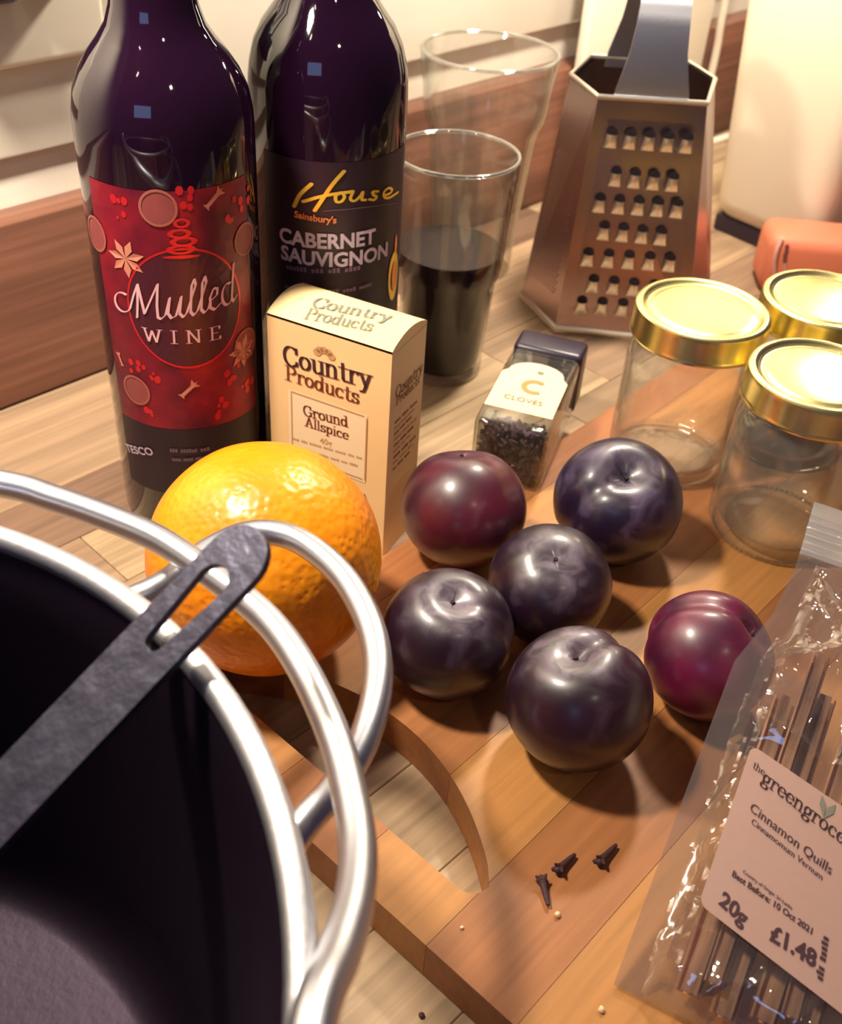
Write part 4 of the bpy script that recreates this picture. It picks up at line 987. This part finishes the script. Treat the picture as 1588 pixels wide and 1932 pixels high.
plums = [
    ((875, 955, 119), (870, 838), (960, 900), .10, .03, 'plum_maroon', 'wine-red plum leaning against the allspice carton'),
    ((1165, 942, 121), (1190, 880), (1060, 990), .24, .07, 'plum_blue', 'bluish plum with deep stem hollow beside the clove jar'),
    ((1037, 1100, 117), (1050, 1045), (960, 1080), .07, .02, 'plum_dark', 'dark plum in the middle of the cluster'),
    ((845, 1192, 126), (857, 1112), (905, 1130), .20, .04, 'plum_dark', 'dark plum with pale bloomed stem hollow next to the orange'),
    ((1092, 1315, 139), (1085, 1215), (1180, 1195), .17, .08, 'plum_wine', 'plum with a long crease across its top above the loose cloves'),
    ((1335, 1235, 124), (1445, 1185), (1320, 1130), .17, .10, 'plum_red', 'reddest plum beside the cellophane bag')]
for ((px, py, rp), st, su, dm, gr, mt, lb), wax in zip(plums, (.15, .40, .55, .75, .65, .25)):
    c, r = solve_ball(px, py, rp, BT); sdir = ball_hit(c, r, *st); sut = ball_hit(c, r, *su)
    pm = thing('plum', lb, 'plum', (c.x, c.y, BT), 'plums on the cutting board')
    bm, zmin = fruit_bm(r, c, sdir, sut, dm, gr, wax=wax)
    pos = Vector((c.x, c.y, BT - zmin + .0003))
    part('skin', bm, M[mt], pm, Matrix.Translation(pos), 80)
    sp_ = pos + sdir * r * .94 * (1 - dm)
    part('stem_scar', tube([sp_ - sdir * .001, sp_ + sdir * .0006], [.0012, .0009], 8), M['hole'], pm)

# ================================================================== loose cloves and crumbs
def clove(px, py, pxe, pye, label):
    a = at(px, py, BT + .0022); b = at(pxe, pye, BT + .0016); d = (b - a).normalized(); L = (b - a).length
    t = thing('clove', label, 'clove', ((a.x + b.x) / 2, (a.y + b.y) / 2, BT), 'loose cloves on the board')
    part('stem', tube([a, a + d * L * .3, a + d * L * .7, b], [.0016, .0012, .0010, .0007], 8), M['clove'], t, smooth=50)
    e1 = d.cross(Vector((0, 0, 1))).normalized(); e2 = e1.cross(d)
    for k in range(4):
        r_ = e1 * math.cos(math.pi / 2 * k + .6) + e2 * math.sin(math.pi / 2 * k + .6)
        part('calyx_lobe', tube([a + r_ * .0007, a - d * .0009 + r_ * .0016, a - d * .0018 + r_ * .0028], [.0010, .0008, .0003], 6), M['clove'], t, smooth=50)
    part('bud', sphere_bm(.0015, 12, 8, tuple(a - d * .0012)), M['clove'], t, smooth=80)
clove(1023, 1664, 1034, 1708, 'loose clove pointing away from the other two on the board')
clove(1056, 1637, 1084, 1612, 'loose clove lying between two other cloves on the board')
clove(1134, 1622, 1162, 1594, 'loose clove next to the cellophane bag on the board')
for k, (px, py, z, r) in enumerate(((1052, 1726, BT, .0011), (872, 1750, BT, .0007), (1134, 1905, BT, .0011))):
    p = at(px, py, z + r * .7); bm = bmesh.new(); bmesh.ops.create_icosphere(bm, subdivisions=2, radius=r)
    for v in bm.verts: v.co *= 1 + .35 * noise.noise(v.co * 900 + Vector((k, 0, 0)))
    o = mesh_obj('crumb', bm, M['crumb'], None, 40); o.location = p
    tag(o, ('pale crumb next to a loose clove', 'tiny pale crumb near the slot of the board', 'pale crumb near the bag corner')[k], 'crumb')
p = at(795, 1915, .0008); bm = bmesh.new(); bmesh.ops.create_icosphere(bm, subdivisions=2, radius=.0011)
for v in bm.verts: v.co.z *= .6
o = mesh_obj('clove_bud', bm, M['clove'], None, 60); o.location = p; tag(o, 'tiny dark speck of clove on the oak worktop', 'crumb')

# ================================================================== cellophane bag of cinnamon quills
BAX, BINC = R_(66), R_(20)
bh = Vector((math.cos(BAX), math.sin(BAX), 0)); bw = Vector((bh.y, -bh.x, 0))
be = bh * math.cos(BINC) + Vector((0, 0, math.sin(BINC))); bn = bw.cross(be)      # the bag leans up on to the reddest plum
borg = at(1157, 1858, BT + .0015)
def bag_pt(l, w, h): return borg + be * l + bw * w + bn * h
def bag_hit(px, py, h):
    d = ray(px, py); return CP + d * ((borg + bn * h - CP).dot(bn) / d.dot(bn))
bag = thing('cinnamon_bag', 'clear cellophane bag of cinnamon quills with price label', 'bag', Vector((borg.x, borg.y, BT)) + bw * .05)
BWID, BLN = .100, .209
left_pts = [(0.0, 0.0), (.128, .0004), (.140, .0040), (.153, .0078), (.178, .0099), (.210, .0082)]
def bag_left(l):
    for (l0, w0), (l1, w1) in zip(left_pts[:-1], left_pts[1:]):
        if l <= l1: return w0 + (w1 - w0) * (l - l0) / (l1 - l0)
    return left_pts[-1][1]
def bag_height(l, w):
    """height of the upper sheet over the lower one"""
    wl = bag_left(l); s_ = (w - wl - .009) / max(.01, BWID - 2 * wl - .018)
    if s_ <= 0 or s_ >= 1: return .0010
    full = .0140 * min(1, l / .012) ** .6 * max(.04, 1 - max(0, l - .128) / .050)
    if l > .178: full = .0005
    return .0010 + full * (min(1, s_ / .09) ** .6) * (min(1, (1 - s_) / .09) ** .6)
def film_sheet(upper):
    bm = bmesh.new(); NL, NW = 150, 90; g = []
    for i in range(NL + 1):
        l = BLN * i / NL; wl = bag_left(l); rowv = []
        for j in range(NW + 1):
            w = wl + (BWID - 2 * wl) * j / NW
            h = bag_height(l, w) if upper else 0
            q = Vector((l * 30, w * 42, 2.0)); q2 = Vector((l * 52 + w * 30, w * 60 - l * 25, 7.0))
            rid = 1 - abs(noise.noise(q)) * 2; rid2 = 1 - abs(noise.noise(q2)) * 2
            amp = .0046 if l > .096 else (.0022 if l < .026 or w - wl < .018 else .0006)
            if l > .180 or w - wl < .008: amp = 0
            wr = (max(0, rid - .5) * 1.5 + max(0, rid2 - .6) * 1.2) * amp
            if l > .125 and l < .182: wr += .0040 * noise.noise(Vector((l * 45, w * 55, 5))) * min(1, (l - .125) / .02) * min(1, (.182 - l) / .01)
            if not upper: wr = min(0, wr)
            seam = .0028 * max(0, 1 - abs(w - wl - .0125 - .0022 * noise.noise(Vector((l * 85, 3, 1)))) / .0020) if (upper and .012 < l < .125) else 0
            rib = .0006 * math.sin(2 * math.pi * (l - .184) / .0036) if .184 < l < .202 else 0
            rowv.append(bm.verts.new(bag_pt(l, w, h + wr + seam + rib)))
        g.append(rowv)
    for i in range(NL):
        for j in range(NW): bm.faces.new((g[i][j], g[i][j + 1], g[i + 1][j + 1], g[i + 1][j]))
    return bm
part('upper_film', film_sheet(True), M['film'], bag, smooth=25)
part('lower_film', film_sheet(False), M['film'], bag, smooth=25)
bm = bmesh.new(); g = []
for i in range(90):
    l = .1835 + .0260 * i / 89; rib = .0009 * math.sin(2 * math.pi * (l - .184) / .0036) if l < .2025 else 0
    g.append([bm.verts.new(bag_pt(l, bag_left(l) + (BWID - 2 * bag_left(l)) * j / 24, .0024 + rib + .0012 * noise.noise(Vector((j * .2, 1, 3))))) for j in range(25)])
for i in range(89):
    for j in range(24): bm.faces.new((g[i][j], g[i][j + 1], g[i + 1][j + 1], g[i + 1][j]))
part('crimped_seal', bm, M['seal_film'], bag, smooth=60, label='milky ribbed heat seal')
# the printed label on the upper film
LHH = .0168
lo = bag_hit(1318, 1705, LHH); lx = bag_hit(1563, 1894, LHH); ly = bag_hit(1418, 1405, LHH)
LP = Plane(lo, lx - lo, ly - lo); LWd = .060; LHt = (ly - lo).length
bm = bmesh.new(); bev = .003
outl = []
for cx_, cy_, a0 in ((LWd - bev, bev, -90), (LWd - bev, LHt - bev, 0), (bev, LHt - bev, 90), (bev, bev, 180)):
    outl += [(cx_ + bev * math.cos(R_(a0 + 15 * k)), cy_ + bev * math.sin(R_(a0 + 15 * k))) for k in range(7)]
bm.free()
bl = part('price_label', ngon(LP, outl, .0), M['paper'], bag, label='pinkish paper price label')
def lw(s_, p, q, **k): return write(LP, s_, p, q, M['ink_dark'], bag, **k)
lw('the', (1418, 1448), (1440, 1464), style='serif', a=.08, b=.04)
def beyond(p, q, f): return (p[0] + (q[0] - p[0]) * f, p[1] + (q[1] - p[1]) * f)
lw('greengrocer', (1434, 1474), beyond((1434, 1474), (1586, 1592), 1.12), style='serif', a=.085, b=.045)
lw('Cinnamon Quills', (1412, 1528), (1566, 1651), bold=.005)
lw('Cinnamomum Vernum', (1415, 1553), (1549, 1661), bold=.004)
lw('Country of Origin: Sri Lanka', (1400, 1646), (1493, 1717), bold=.01)
lw('Best Before: 10 Oct 2021', (1379, 1652), (1530, 1763), bold=.025)
lw('20g', (1354, 1704), (1403, 1748), bold=.03)
lw('£1.48', (1450, 1772), (1537, 1826), bold=.035)
scribble(LP, (1551, 1852), (1563, 1768), .0022, M['ink_dark'], bag, .0003, 2)
u0, v0_ = LP.hit(1553, 1545)
for a in (70, 110): part('leaf_emblem', ngon(LP, [(u0, v0_), (u0 + .0045 * math.cos(R_(a + 16)), v0_ + .0045 * math.sin(R_(a + 16))), (u0 + .0075 * math.cos(R_(a)), v0_ + .0075 * math.sin(R_(a))), (u0 + .0045 * math.cos(R_(a - 16)), v0_ + .0045 * math.sin(R_(a - 16)))], .0003), M['ink_grey'], bag)
# the quills lie side by side inside the bag
random.seed(11)
def scroll(r, L):
    bm = bmesh.new(); prof = []
    for sgn in (1, -1):
        pts = []
        for k in range(22):
            a = R_(90) + sgn * R_(2 + 15 * k); rr = r * (1 - .018 * k) * .52
            pts.append((sgn * r * .5 + rr * math.cos(a) * 1.0, rr * math.sin(a)))
        prof.append(pts)
    line = prof[1][::-1] + prof[0]
    NZ = 6; th = .0009; rings = []
    for i in range(NZ + 1):
        z = L * i / NZ; ring = []
        for k, (x, y) in enumerate(line):
            wob = .0004 * noise.noise(Vector((x * 300, y * 300, z * 60)))
            ring.append(bm.verts.new((x + wob, y + wob, z)))
        rings.append(ring)
    for a, b in zip(rings[:-1], rings[1:]):
        for k in range(len(line) - 1): bm.faces.new((a[k], a[k + 1], b[k + 1], b[k]))
    bmesh.ops.solidify(bm, geom=bm.faces[:], thickness=th)
    return bm
quills = [(.0225, .007, .112, .0052), (.0345, .005, .120, .0050), (.0465, .009, .124, .0053), (.0590, .006, .116, .0050), (.0715, .009, .122, .0052), (.0285, .012, .126, .0036), (.0530, .013, .124, .0036)]
qn = ['cinnamon quill at the label-corner side of the bag', 'second cinnamon quill in from the bag seam', 'middle cinnamon quill in the bag', 'fourth cinnamon quill in from the bag seam', 'cinnamon quill farthest from the bag seam', 'slim cinnamon quill lying on top of two others near the seam', 'slim cinnamon quill lying on top of the middle ones']
for k, (w, l0, L, r) in enumerate(quills):
    c = bag_pt(l0, w, .0012 + r * .56 if k < 5 else .0098)
    tw = R_(random.uniform(-1.2, 1.2)); d = (be * math.cos(tw) + bw * math.sin(tw)); x_ = bn.cross(d).normalized()
    o = mesh_obj('cinnamon_quill', scroll(r, L), M['cinnamon'], None, 60)
    o.matrix_basis = frame(x_, d.cross(x_), d, c)
    tag(o, qn[k], 'cinnamon stick', 'cinnamon quills in the bag')
